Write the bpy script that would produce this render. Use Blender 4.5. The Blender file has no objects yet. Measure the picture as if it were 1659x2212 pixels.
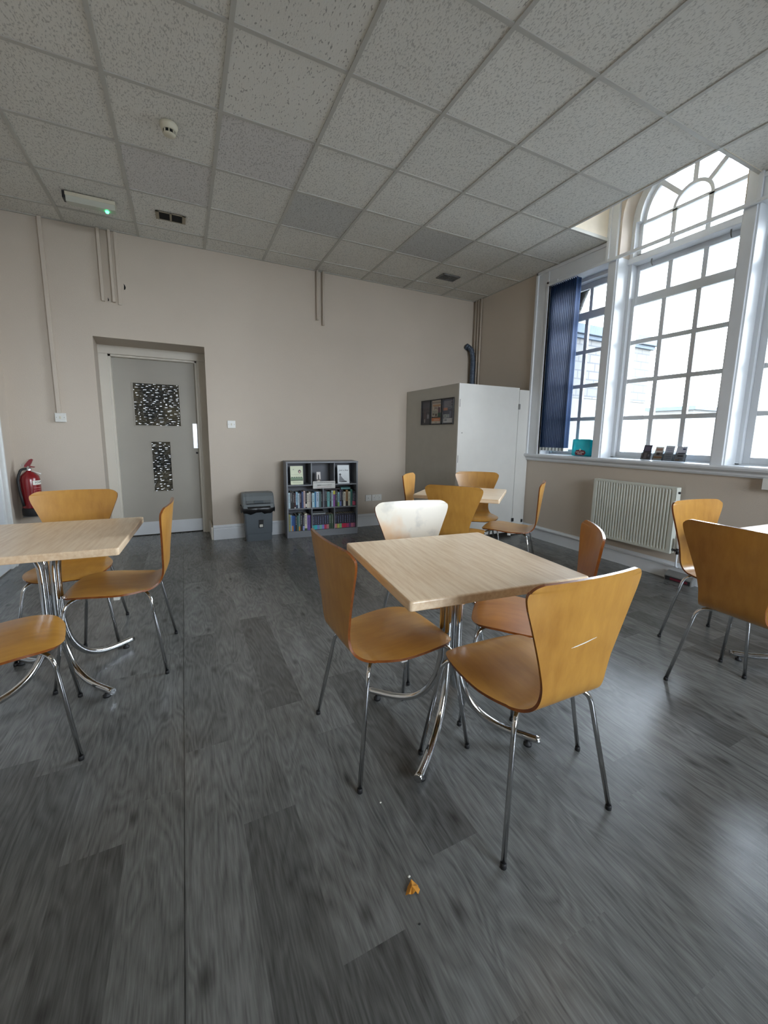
import bpy, bmesh, math, random
from mathutils import Vector, Matrix
C = bpy.context.scene.collection
PI = math.pi
def R(a): return math.radians(a)
CH = 3.158; XW = 4.781; YW = 1.498; XL = -0.565; YF = -7.0

# ------------------------------------------------------------ helpers
def s2l(r, g, b):
    f = lambda c: (c/255/12.92) if c/255 <= .04045 else ((c/255+.055)/1.055)**2.4
    return (f(r), f(g), f(b), 1)

def mat(name, col, rough=.6, metal=0, var=.06, vscale=8, bump=0, bscale=200, spec=.5, coat=0, stretch=None, trans=0, emis=None, alpha=None):
    m = bpy.data.materials.new(name); m.use_nodes = True
    nt = m.node_tree; N = nt.nodes; L = nt.links
    b = N['Principled BSDF']
    b.inputs['Roughness'].default_value = rough; b.inputs['Metallic'].default_value = metal
    b.inputs['Specular IOR Level'].default_value = spec
    b.inputs['Coat Weight'].default_value = coat; b.inputs['Coat Roughness'].default_value = .15
    b.inputs['Transmission Weight'].default_value = trans
    tc = N.new('ShaderNodeTexCoord'); mp = N.new('ShaderNodeMapping')
    L.new(tc.outputs['Object'], mp.inputs['Vector'])
    if stretch: mp.inputs['Scale'].default_value = stretch
    nz = N.new('ShaderNodeTexNoise'); nz.inputs['Scale'].default_value = vscale; nz.inputs['Detail'].default_value = 5
    L.new(mp.outputs['Vector'], nz.inputs['Vector'])
    cr = N.new('ShaderNodeValToRGB')
    c = col
    cr.color_ramp.elements[0].position = .3; cr.color_ramp.elements[1].position = .7
    cr.color_ramp.elements[0].color = (c[0]*(1-var), c[1]*(1-var), c[2]*(1-var), 1)
    cr.color_ramp.elements[1].color = (min(1, c[0]*(1+var)), min(1, c[1]*(1+var)), min(1, c[2]*(1+var)), 1)
    L.new(nz.outputs['Fac'], cr.inputs['Fac']); L.new(cr.outputs['Color'], b.inputs['Base Color'])
    if bump:
        n2 = N.new('ShaderNodeTexNoise'); n2.inputs['Scale'].default_value = bscale; n2.inputs['Detail'].default_value = 3
        L.new(tc.outputs['Object'], n2.inputs['Vector'])
        bp = N.new('ShaderNodeBump'); bp.inputs['Strength'].default_value = bump; bp.inputs['Distance'].default_value = .002
        L.new(n2.outputs['Fac'], bp.inputs['Height']); L.new(bp.outputs['Normal'], b.inputs['Normal'])
    if emis:
        b.inputs['Emission Color'].default_value = (*emis[:3], 1); b.inputs['Emission Strength'].default_value = emis[3]
    return m

def new_bm(): return bmesh.new()

def box(bm, x0, x1, y0, y1, z0, z1, mi=0, bev=0, M=None):
    r = bmesh.ops.create_cube(bm, size=1)
    vs = r['verts']
    for v in vs:
        v.co = Vector((x0+(v.co.x+.5)*(x1-x0), y0+(v.co.y+.5)*(y1-y0), z0+(v.co.z+.5)*(z1-z0)))
    fs = set(f for v in vs for f in v.link_faces)
    for f in fs: f.material_index = mi
    if bev:
        es = list(set(e for v in vs for e in v.link_edges))
        rb = bmesh.ops.bevel(bm, geom=es, offset=bev, segments=2, affect='EDGES', profile=.5)
        vs = list(set(v for f in rb['faces'] for v in f.verts) | set(v for v in vs if v.is_valid))
        for f in rb['faces']: f.material_index = mi
    if M is not None:
        for v in vs: v.co = M @ v.co
    return vs

def poly_prism(bm, pts, axis, a, b, mi=0):
    """pts: 2D loop; axis 0 -> pts are (y,z) extruded in x ; 1 -> (x,z) in y ; 2 -> (x,y) in z"""
    def mk(p, t):
        if axis == 0: return Vector((t, p[0], p[1]))
        if axis == 1: return Vector((p[0], t, p[1]))
        return Vector((p[0], p[1], t))
    A = [bm.verts.new(mk(p, a)) for p in pts]; B = [bm.verts.new(mk(p, b)) for p in pts]
    n = len(pts); fs = [bm.faces.new(A), bm.faces.new(B[::-1])]
    for i in range(n): fs.append(bm.faces.new((A[i], B[i], B[(i+1) % n], A[(i+1) % n])))
    for f in fs: f.material_index = mi
    bmesh.ops.recalc_face_normals(bm, faces=fs)
    return A+B

def smooth_path(pts, r=.05, n=6):
    """round the inner corners of a polyline with arcs (quadratic bezier)"""
    pts = [Vector(p) for p in pts]; out = [pts[0]]
    for i in range(1, len(pts)-1):
        p, a, b = pts[i], pts[i-1], pts[i+1]
        ri = r[i-1] if isinstance(r, (list, tuple)) else r
        da, db = (a-p), (b-p)
        l = min(ri, da.length*.49, db.length*.49)
        s, e = p+da.normalized()*l, p+db.normalized()*l
        for k in range(n+1):
            t = k/n; out.append(s*(1-t)**2+p*2*t*(1-t)+e*t*t)
    out.append(pts[-1]); return out

def tube(bm, path, rad, seg=12, mi=0, caps=True):
    path = [Vector(p) for p in path]; rings = []
    t0 = (path[1]-path[0]).normalized()
    up = Vector((0, 0, 1)) if abs(t0.z) < .9 else Vector((1, 0, 0))
    nrm = (up-t0*up.dot(t0)).normalized()
    for i, p in enumerate(path):
        if i == 0: t = t0
        elif i == len(path)-1: t = (path[-1]-path[-2]).normalized()
        else: t = ((path[i]-path[i-1]).normalized()+(path[i+1]-path[i]).normalized()).normalized()
        nrm = (nrm-t*nrm.dot(t)).normalized(); bn = t.cross(nrm)
        rr = rad[i] if isinstance(rad, (list, tuple)) else rad
        rings.append([bm.verts.new(p+(nrm*math.cos(2*PI*k/seg)+bn*math.sin(2*PI*k/seg))*rr) for k in range(seg)])
    for a, b in zip(rings, rings[1:]):
        for k in range(seg):
            f = bm.faces.new((a[k], a[(k+1) % seg], b[(k+1) % seg], b[k])); f.smooth = True; f.material_index = mi
    if caps:
        f = bm.faces.new(rings[0][::-1]); f.material_index = mi
        f = bm.faces.new(rings[-1]); f.material_index = mi
    return [v for r_ in rings for v in r_]

def lathe(bm, prof, seg=24, cx=0, cy=0, mi=0, M=None):
    """prof: list of (r,z)"""
    rings = []; vs = []
    for r, z in prof:
        if r < 1e-5:
            v = bm.verts.new((cx, cy, z)); rings.append([v]); vs.append(v)
        else:
            ring = [bm.verts.new((cx+r*math.cos(2*PI*k/seg), cy+r*math.sin(2*PI*k/seg), z)) for k in range(seg)]
            rings.append(ring); vs += ring
    for a, b in zip(rings, rings[1:]):
        for k in range(seg):
            if len(a) == 1 and len(b) == 1: continue
            if len(a) == 1: f = bm.faces.new((a[0], b[k], b[(k+1) % seg]))
            elif len(b) == 1: f = bm.faces.new((a[k], b[0], a[(k+1) % seg]))
            else: f = bm.faces.new((a[k], a[(k+1) % seg], b[(k+1) % seg], b[k]))
            f.smooth = True; f.material_index = mi
    if M is not None:
        for v in vs: v.co = M @ v.co
    return vs

def obj(name, bm, mats, parent=None, loc=None, sharp=None):
    bmesh.ops.recalc_face_normals(bm, faces=bm.faces[:])
    me = bpy.data.meshes.new(name); bm.to_mesh(me); bm.free()
    if not isinstance(mats, (list, tuple)): mats = [mats]
    for m in mats: me.materials.append(m)
    o = bpy.data.objects.new(name, me); C.objects.link(o)
    if parent: o.parent = parent
    if loc: o.location = loc
    if sharp: me.set_sharp_from_angle(angle=R(sharp))
    return o

def tag(o, label, cat, group=None):
    o['label'] = label; o['category'] = cat
    if group: o['group'] = group
    return o

def thing(name, label, cat, loc=(0, 0, 0), rotz=0, group=None):
    o = bpy.data.objects.new(name, None); C.objects.link(o); o.empty_display_size = .1
    o.location = loc; o.rotation_euler = (0, 0, rotz)
    return tag(o, label, cat, group)

def struct(name, bm, mats, parent=None, sharp=None):
    o = obj(name, bm, mats, parent, sharp=sharp)
    if not parent: o['kind'] = 'structure'
    return o

def dup(root, loc=None, rotz=None, label=None, group=None):
    r = root.copy(); C.objects.link(r)
    if loc is not None: r.location = loc
    if rotz is not None: r.rotation_euler = (0, 0, rotz)
    if label: r['label'] = label
    if group: r['group'] = group
    for ch in list(root.children):
        c = ch.copy(); C.objects.link(c); c.parent = r
        for g in ch.children:
            d = g.copy(); C.objects.link(d); d.parent = c
    return r

def text_bm(bm, s, size, M, ext=.0004, mi=0, align='CENTER', shear=0):
    cu = bpy.data.curves.new('writing', 'FONT'); cu.body = s; cu.size = size; cu.extrude = ext
    cu.align_x = align; cu.align_y = 'CENTER'; cu.shear = shear; cu.resolution_u = 3
    t = bpy.data.objects.new('writing', cu); C.objects.link(t)
    dg = bpy.context.evaluated_depsgraph_get()
    me = bpy.data.meshes.new_from_object(t.evaluated_get(dg))
    n0 = len(bm.verts); nf = len(bm.faces)
    bm.from_mesh(me); bm.verts.ensure_lookup_table(); bm.faces.ensure_lookup_table()
    for v in bm.verts[n0:]: v.co = M @ v.co
    for f in bm.faces[nf:]: f.material_index = mi
    bpy.data.objects.remove(t); bpy.data.curves.remove(cu); bpy.data.meshes.remove(me)

# facing matrices: local XY of flat art -> world; front towards -Y, -X, +...
def M_face_negY(x, y, z): return Matrix(((1, 0, 0, x), (0, 0, -1, y), (0, 1, 0, z), (0, 0, 0, 1)))
def M_face_negX(x, y, z): return Matrix(((0, 0, -1, x), (-1, 0, 0, y), (0, 1, 0, z), (0, 0, 0, 1)))

# ------------------------------------------------------------ materials
WALL = (.55, .482, .405)
m_wall = mat('wallpaper_pinkish_beige', WALL+(1,), .75, var=.03, vscale=1.5, bump=.5, bscale=160)
m_wallr = m_wall
m_white = mat('white_gloss_paint', s2l(222, 224, 222), .35, var=.03, vscale=3, bump=.05, bscale=30)
m_trim = mat('painted_skirting', s2l(218, 222, 226), .4, var=.04, vscale=4)
m_doorp = mat('door_paint_grey_beige', s2l(172, 168, 158), .5, var=.03, vscale=3)
m_frame = mat('door_frame_cream', s2l(212, 206, 194), .4, var=.03, vscale=3)
m_plaster = mat('cream_plaster', s2l(228, 218, 200), .8, var=.08, vscale=5, bump=.2, bscale=30)
m_winp = mat('window_paint_white', s2l(212, 216, 220), .4, var=.03, vscale=4)
m_chrome = mat('chrome', (.62, .63, .64, 1), .09, metal=1, var=.02)
m_steel = mat('brushed_steel', (.75, .76, .78, 1), .3, metal=1, var=.03)
m_black = mat('black_rubber', (.012, .012, .013, 1), .6)
m_blackp = mat('black_plastic', (.015, .015, .017, 1), .35)
m_wplast = mat('white_plastic', s2l(215, 215, 210), .35, var=.02)
m_cream = mat('cream_plastic', s2l(205, 200, 180), .4, var=.03)
m_greyshelf = mat('grey_shelf_board', s2l(128, 132, 138), .5, var=.03)
m_greyback = mat('grey_shelf_back', s2l(112, 114, 120), .6, var=.03)
m_bin = mat('bin_grey_plastic', s2l(88, 96, 102), .4, var=.04)
m_binlid = mat('bin_lid_grey_plastic', s2l(108, 114, 116), .38, var=.04)
m_bag = mat('black_bin_bag', (.008, .008, .009, 1), .3, bump=.5, bscale=60)
m_red = mat('extinguisher_red', (.21, .005, .009, 1), .25, var=.04, coat=.5)
m_lred = mat('pale_red_print', s2l(190, 110, 115), .5)
m_label = mat('white_label', s2l(225, 225, 215), .5)
m_ink = mat('black_ink', (.02, .02, .022, 1), .6)
m_rad = mat('radiator_white', s2l(205, 208, 198), .38, var=.02)
m_navy = mat('blind_navy_fabric', s2l(16, 54, 98), .8, var=.1, vscale=30, bump=.2, bscale=400)
m_part = mat('cubicle_panel_white', s2l(206, 205, 200), .45, var=.02)
m_partside = mat('cubicle_panel_shaded', s2l(180, 177, 168), .6, var=.03)  # white panel with the shade of its side mixed into the colour
m_teal = mat('teal_plastic', (.0, .50, .58, 1), .25, var=.15, vscale=12, trans=.35)
m_maroon = mat('maroon_badge', s2l(110, 25, 45), .5)
m_acryl = mat('clear_acrylic_edge', (.85, .92, .95, 1), .15, trans=.6)
m_stone = None
m_foil = mat('duct_blue_grey', s2l(80, 92, 108), .45, metal=.3, var=.1)
m_leafm = mat('dry_leaf', s2l(190, 130, 40), .7, var=.25, vscale=60)
m_brown = mat('dark_wood', s2l(60, 40, 25), .6)
m_grey = mat('mid_grey_plastic', s2l(120, 120, 118), .6)
m_ventd = mat('vent_dark', (.006, .006, .006, 1), .9)
m_ventf = mat('vent_frame_beige', s2l(150, 140, 120), .5)
m_led = mat('green_led', (.05, .9, .3, 1), .3, emis=(.05, 1, .35, 6))
m_diffuser = mat('ribbed_diffuser', s2l(190, 192, 180), .3, var=.03)

def glass_mat(name, rough=0, tint=(1, 1, 1)):
    m = bpy.data.materials.new(name); m.use_nodes = True
    nt = m.node_tree; N = nt.nodes; L = nt.links; N.clear()
    o = N.new('ShaderNodeOutputMaterial'); mx = N.new('ShaderNodeMixShader')
    t = N.new('ShaderNodeBsdfTransparent'); t.inputs['Color'].default_value = (*tint, 1)
    g = N.new('ShaderNodeBsdfGlossy'); g.inputs['Roughness'].default_value = .02
    fr = N.new('ShaderNodeFresnel'); fr.inputs['IOR'].default_value = 1.5
    L.new(fr.outputs[0], mx.inputs[0]); L.new(t.outputs[0], mx.inputs[1]); L.new(g.outputs[0], mx.inputs[2])
    L.new(mx.outputs[0], o.inputs[0]); return m
m_glass = glass_mat('window_glass')

def patterned_glass():
    m = bpy.data.materials.new('patterned_leaf_glass'); m.use_nodes = True
    nt = m.node_tree; N = nt.nodes; L = nt.links; b = N['Principled BSDF']
    tc = N.new('ShaderNodeTexCoord')
    mp = N.new('ShaderNodeMapping'); mp.inputs['Scale'].default_value = (17, 17, 34)
    mp.inputs['Rotation'].default_value = (0, .6, 0)
    L.new(tc.outputs['Object'], mp.inputs[0])
    v = N.new('ShaderNodeTexVoronoi'); v.feature = 'F1'; v.inputs['Scale'].default_value = 1
    L.new(mp.outputs[0], v.inputs['Vector'])
    bp = N.new('ShaderNodeBump'); bp.inputs['Strength'].default_value = 1; bp.inputs['Distance'].default_value = .012
    L.new(v.outputs['Distance'], bp.inputs['Height']); L.new(bp.outputs[0], b.inputs['Normal'])
    nz = N.new('ShaderNodeTexNoise'); nz.inputs['Scale'].default_value = 3.2
    L.new(tc.outputs['Object'], nz.inputs['Vector'])
    cr = N.new('ShaderNodeValToRGB')
    cr.color_ramp.elements[0].color = s2l(38, 42, 42); cr.color_ramp.elements[1].color = s2l(105, 98, 78)
    cr.color_ramp.elements[0].position = .42; cr.color_ramp.elements[1].position = .72
    L.new(nz.outputs['Fac'], cr.inputs[0]); L.new(cr.outputs[0], b.inputs['Base Color'])
    b.inputs['Roughness'].default_value = .06; b.inputs['IOR'].default_value = 1.8; b.inputs['Specular IOR Level'].default_value = .5
    return m
m_pglass = patterned_glass()

def wood_chair(name, c0, c1, grain_z=True, worn_glare=None):
    m = bpy.data.materials.new(name); m.use_nodes = True
    nt = m.node_tree; N = nt.nodes; L = nt.links; b = N['Principled BSDF']
    tc = N.new('ShaderNodeTexCoord'); mp = N.new('ShaderNodeMapping')
    mp.inputs['Scale'].default_value = (12, 2.2, 3.6)
    L.new(tc.outputs['Object'], mp.inputs[0])
    n1 = N.new('ShaderNodeTexNoise'); n1.inputs['Scale'].default_value = 2.2; n1.inputs['Detail'].default_value = 7; n1.inputs['Roughness'].default_value = .65
    L.new(mp.outputs[0], n1.inputs['Vector'])
    n2 = N.new('ShaderNodeTexNoise'); n2.inputs['Scale'].default_value = 6
    L.new(tc.outputs['Object'], n2.inputs['Vector'])
    ad = N.new('ShaderNodeMath'); ad.operation = 'MULTIPLY_ADD'; ad.inputs[1].default_value = .5
    L.new(n1.outputs['Fac'], ad.inputs[0])
    m2 = N.new('ShaderNodeMath'); m2.operation = 'MULTIPLY'; m2.inputs[1].default_value = .5
    L.new(n2.outputs['Fac'], m2.inputs[0]); L.new(m2.outputs[0], ad.inputs[2])
    cr = N.new('ShaderNodeValToRGB'); cr.color_ramp.elements[0].position = .32; cr.color_ramp.elements[1].position = .68
    cr.color_ramp.elements[0].color = c0; cr.color_ramp.elements[1].color = c1
    L.new(ad.outputs[0], cr.inputs[0])
    out = cr.outputs[0]
    if worn_glare:
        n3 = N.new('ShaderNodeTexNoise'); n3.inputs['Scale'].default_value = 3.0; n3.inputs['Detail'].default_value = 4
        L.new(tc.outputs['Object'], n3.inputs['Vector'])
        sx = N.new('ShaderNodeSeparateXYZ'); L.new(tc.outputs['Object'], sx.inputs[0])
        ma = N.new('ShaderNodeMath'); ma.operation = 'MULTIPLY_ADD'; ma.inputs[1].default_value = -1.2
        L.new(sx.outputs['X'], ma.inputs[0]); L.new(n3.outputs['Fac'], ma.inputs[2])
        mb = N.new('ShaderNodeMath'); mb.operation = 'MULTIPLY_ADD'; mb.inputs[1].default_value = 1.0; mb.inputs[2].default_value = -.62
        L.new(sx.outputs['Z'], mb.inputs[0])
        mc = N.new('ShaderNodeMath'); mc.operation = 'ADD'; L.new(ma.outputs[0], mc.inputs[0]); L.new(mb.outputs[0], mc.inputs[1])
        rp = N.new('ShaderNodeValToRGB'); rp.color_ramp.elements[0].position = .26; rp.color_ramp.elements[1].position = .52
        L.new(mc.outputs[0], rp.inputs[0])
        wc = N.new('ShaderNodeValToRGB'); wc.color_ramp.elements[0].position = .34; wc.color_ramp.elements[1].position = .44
        wc.color_ramp.elements[0].color = s2l(204, 200, 188); wc.color_ramp.elements[1].color = worn_glare
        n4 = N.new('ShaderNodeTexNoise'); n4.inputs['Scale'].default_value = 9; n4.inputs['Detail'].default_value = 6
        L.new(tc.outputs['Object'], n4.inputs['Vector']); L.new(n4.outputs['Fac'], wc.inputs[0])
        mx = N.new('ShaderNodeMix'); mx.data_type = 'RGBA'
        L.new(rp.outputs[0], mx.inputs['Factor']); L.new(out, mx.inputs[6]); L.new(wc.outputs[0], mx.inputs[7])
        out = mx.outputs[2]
    L.new(out, b.inputs['Base Color'])
    b.inputs['Roughness'].default_value = .38; b.inputs['Coat Weight'].default_value = .35; b.inputs['Coat Roughness'].default_value = .18
    return m
m_chair = wood_chair('honey_plywood', s2l(162, 112, 44), s2l(196, 146, 66))
m_chair_o = wood_chair('orange_plywood', s2l(150, 90, 32), s2l(184, 122, 48))
m_chair_w = wood_chair('worn_glare_plywood', s2l(205, 140, 60), s2l(226, 170, 92), worn_glare=s2l(224, 218, 202))  # pale patch is part wear, part window glare put into the colour

def edge_mat():
    m = bpy.data.materials.new('plywood_edge'); m.use_nodes = True
    nt = m.node_tree; b = nt.nodes['Principled BSDF']
    nz = nt.nodes.new('ShaderNodeTexNoise'); nz.inputs['Scale'].default_value = 40
    tc = nt.nodes.new('ShaderNodeTexCoord'); nt.links.new(tc.outputs['Object'], nz.inputs['Vector'])
    cr = nt.nodes.new('ShaderNodeValToRGB'); cr.color_ramp.elements[0].color = s2l(98, 50, 18); cr.color_ramp.elements[1].color = s2l(146, 82, 32)
    nt.links.new(nz.outputs['Fac'], cr.inputs[0]); nt.links.new(cr.outputs[0], b.inputs['Base Color'])
    b.inputs['Roughness'].default_value = .25; b.inputs['Coat Weight'].default_value = .5
    return m
m_edge = edge_mat()

def table_mat(name, c0, c1, sc=(22, 1.6, 22)):
    m = bpy.data.materials.new(name); m.use_nodes = True
    nt = m.node_tree; N = nt.nodes; L = nt.links; b = N['Principled BSDF']
    tc = N.new('ShaderNodeTexCoord'); mp = N.new('ShaderNodeMapping'); mp.inputs['Scale'].default_value = sc
    L.new(tc.outputs['Object'], mp.inputs[0])
    n1 = N.new('ShaderNodeTexNoise'); n1.inputs['Scale'].default_value = 3; n1.inputs['Detail'].default_value = 8; n1.inputs['Roughness'].default_value = .7
    L.new(mp.outputs[0], n1.inputs['Vector'])
    cr = N.new('ShaderNodeValToRGB'); cr.color_ramp.elements[0].position = .35; cr.color_ramp.elements[1].position = .6
    cr.color_ramp.elements[0].color = c0; cr.color_ramp.elements[1].color = c1
    L.new(n1.outputs['Fac'], cr.inputs[0]); L.new(cr.outputs[0], b.inputs['Base Color'])
    b.inputs['Roughness'].default_value = .3; b.inputs['Coat Weight'].default_value = .2; b.inputs['Coat Roughness'].default_value = .25
    return m
m_table = table_mat('beech_laminate', s2l(212, 182, 146), s2l(232, 209, 178))

def ceiling_mat():
    m = bpy.data.materials.new('mineral_fibre_tile'); m.use_nodes = True
    nt = m.node_tree; N = nt.nodes; L = nt.links; b = N['Principled BSDF']
    at = N.new('ShaderNodeAttribute'); at.attribute_name = 'tone'
    tc = N.new('ShaderNodeTexCoord')
    mp = N.new('ShaderNodeMapping'); mp.inputs['Scale'].default_value = (1, .45, 1); L.new(tc.outputs['Object'], mp.inputs[0])
    nz = N.new('ShaderNodeTexNoise'); nz.inputs['Scale'].default_value = 130; nz.inputs['Detail'].default_value = 3
    L.new(mp.outputs[0], nz.inputs['Vector'])
    cr = N.new('ShaderNodeValToRGB'); cr.color_ramp.elements[0].position = .36; cr.color_ramp.elements[1].position = .47
    cr.color_ramp.elements[0].color = (.66, .66, .66, 1)
    L.new(nz.outputs['Fac'], cr.inputs[0])
    pa = N.new('ShaderNodeAttribute'); pa.attribute_name = 'pit'
    mpb = N.new('ShaderNodeMapping'); mpb.inputs['Scale'].default_value = (1, .35, 1); L.new(tc.outputs['Object'], mpb.inputs[0])
    nb = N.new('ShaderNodeTexNoise'); nb.inputs['Scale'].default_value = 120; nb.inputs['Detail'].default_value = 1; L.new(mpb.outputs[0], nb.inputs['Vector'])
    crb = N.new('ShaderNodeValToRGB'); crb.color_ramp.elements[0].position = .30; crb.color_ramp.elements[1].position = .37
    crb.color_ramp.elements[0].color = (.5, .5, .5, 1); L.new(nb.outputs['Fac'], crb.inputs[0])
    mb = N.new('ShaderNodeMix'); mb.data_type = 'RGBA'; L.new(pa.outputs['Fac'], mb.inputs['Factor']); L.new(cr.outputs[0], mb.inputs[6]); L.new(crb.outputs[0], mb.inputs[7])
    mx = N.new('ShaderNodeMix'); mx.data_type = 'RGBA'; mx.blend_type = 'MULTIPLY'; mx.inputs['Factor'].default_value = 1
    L.new(at.outputs['Color'], mx.inputs[6]); L.new(mb.outputs[2], mx.inputs[7])
    L.new(mx.outputs[2], b.inputs['Base Color']); b.inputs['Roughness'].default_value = .9
    bp = N.new('ShaderNodeBump'); bp.inputs['Strength'].default_value = .6; bp.inputs['Distance'].default_value = .002
    L.new(nz.outputs['Fac'], bp.inputs['Height']); L.new(bp.outputs[0], b.inputs['Normal'])
    return m
m_ceil = ceiling_mat()
m_grid = mat('ceiling_grid_grey', s2l(184, 183, 176), .5, var=.02)

def floor_mat():
    m = bpy.data.materials.new('grey_oak_vinyl'); m.use_nodes = True
    nt = m.node_tree; N = nt.nodes; L = nt.links; b = N['Principled BSDF']
    at = N.new('ShaderNodeAttribute'); at.attribute_name = 'tone'
    sp = N.new('ShaderNodeSeparateColor'); L.new(at.outputs['Color'], sp.inputs[0])
    tc = N.new('ShaderNodeTexCoord')
    # per plank offset so that the grain breaks at each plank
    cb = N.new('ShaderNodeCombineXYZ')
    k = N.new('ShaderNodeMath'); k.operation = 'MULTIPLY'; k.inputs[1].default_value = 37
    L.new(sp.outputs['Green'], k.inputs[0]); L.new(k.outputs[0], cb.inputs['Z']); L.new(k.outputs[0], cb.inputs['Y'])
    va = N.new('ShaderNodeVectorMath'); va.operation = 'ADD'; L.new(tc.outputs['Object'], va.inputs[0]); L.new(cb.outputs[0], va.inputs[1])
    # coarse cathedral grain: distorted wave
    mp = N.new('ShaderNodeMapping'); mp.inputs['Scale'].default_value = (7, 1.5, 1); L.new(va.outputs[0], mp.inputs[0])
    n1 = N.new('ShaderNodeTexNoise'); n1.inputs['Scale'].default_value = 1.1; n1.inputs['Detail'].default_value = 2; n1.inputs['Distortion'].default_value = .3
    L.new(mp.outputs[0], n1.inputs['Vector'])
    mm = N.new('ShaderNodeMath'); mm.operation = 'MULTIPLY'; mm.inputs[1].default_value = 26; L.new(n1.outputs['Fac'], mm.inputs[0])
    fr = N.new('ShaderNodeMath'); fr.operation = 'PINGPONG'; fr.inputs[1].default_value = 1; L.new(mm.outputs[0], fr.inputs[0])
    # fine fibres
    mp2 = N.new('ShaderNodeMapping'); mp2.inputs['Scale'].default_value = (150, 9, 1); L.new(va.outputs[0], mp2.inputs[0])
    n2 = N.new('ShaderNodeTexNoise'); n2.inputs['Scale'].default_value = 1.5; n2.inputs['Detail'].default_value = 5
    L.new(mp2.outputs[0], n2.inputs['Vector'])
    # blotches
    mp3 = N.new('ShaderNodeMapping'); mp3.inputs['Scale'].default_value = (7, 3.5, 1); L.new(va.outputs[0], mp3.inputs[0])
    n3 = N.new('ShaderNodeTexNoise'); n3.inputs['Scale'].default_value = 1.6; n3.inputs['Detail'].default_value = 4
    L.new(mp3.outputs[0], n3.inputs['Vector'])
    # knots
    mp4 = N.new('ShaderNodeMapping'); mp4.inputs['Scale'].default_value = (3.6, 1.7, 1); L.new(va.outputs[0], mp4.inputs[0])
    vo = N.new('ShaderNodeTexVoronoi'); vo.voronoi_dimensions = '2D'; vo.inputs['Scale'].default_value = 1.0; L.new(mp4.outputs[0], vo.inputs['Vector'])
    kr = N.new('ShaderNodeValToRGB'); kr.color_ramp.elements[0].position = .01; kr.color_ramp.elements[1].position = .075
    kr.color_ramp.elements[0].color = (.45, .45, .45, 1); L.new(vo.outputs['Distance'], kr.inputs[0])
    def mad(a, s, c):
        x = N.new('ShaderNodeMath'); x.operation = 'MULTIPLY_ADD'; L.new(a, x.inputs[0]); x.inputs[1].default_value = s
        if isinstance(c, float): x.inputs[2].default_value = c
        else: L.new(c, x.inputs[2])
        return x.outputs[0]
    v = mad(fr.outputs[0], .34, -.13); v = mad(n2.outputs['Fac'], 1.15, v); v = mad(n3.outputs['Fac'], .75, v)
    t = N.new('ShaderNodeMath'); t.operation = 'MULTIPLY'; L.new(v, t.inputs[0]); L.new(sp.outputs['Red'], t.inputs[1])
    t2 = N.new('ShaderNodeMath'); t2.operation = 'MULTIPLY'; L.new(t.outputs[0], t2.inputs[0]); L.new(kr.outputs[0], t2.inputs[1])
    cc = N.new('ShaderNodeVectorMath'); cc.operation = 'SCALE'; cc.inputs[0].default_value = (.133, .136, .131)
    L.new(t2.outputs[0], cc.inputs['Scale']); L.new(cc.outputs[0], b.inputs['Base Color'])
    b.inputs['Roughness'].default_value = .27; b.inputs['Specular IOR Level'].default_value = .55
    bp = N.new('ShaderNodeBump'); bp.inputs['Strength'].default_value = .25; bp.inputs['Distance'].default_value = .001
    L.new(n2.outputs['Fac'], bp.inputs['Height']); L.new(bp.outputs[0], b.inputs['Normal'])
    return m
m_floor = floor_mat()

def stone_mat():
    m = bpy.data.materials.new('stone_blocks'); m.use_nodes = True
    nt = m.node_tree; N = nt.nodes; L = nt.links; b = N['Principled BSDF']
    tc = N.new('ShaderNodeTexCoord'); mp = N.new('ShaderNodeMapping'); mp.inputs['Rotation'].default_value = (R(90), 0, 0)
    L.new(tc.outputs['Object'], mp.inputs[0])
    br = N.new('ShaderNodeTexBrick'); br.inputs['Scale'].default_value = 1.6
    br.inputs['Color1'].default_value = (.085, .082, .076, 1); br.inputs['Color2'].default_value = (.07, .07, .066, 1); br.inputs['Mortar'].default_value = (.045, .046, .048, 1)
    L.new(mp.outputs[0], br.inputs['Vector']); L.new(br.outputs['Color'], b.inputs['Base Color'])
    b.inputs['Roughness'].default_value = .9
    return m
m_stone = stone_mat()
m_coping = mat('coping_blue_grey', (.045, .06, .075, 1), .8, var=.1)
m_render = mat('pale_render', (.095, .094, .088, 1), .9, var=.05)
m_ground = mat('outside_paving', (.12, .12, .115, 1), .9, var=.15)

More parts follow.
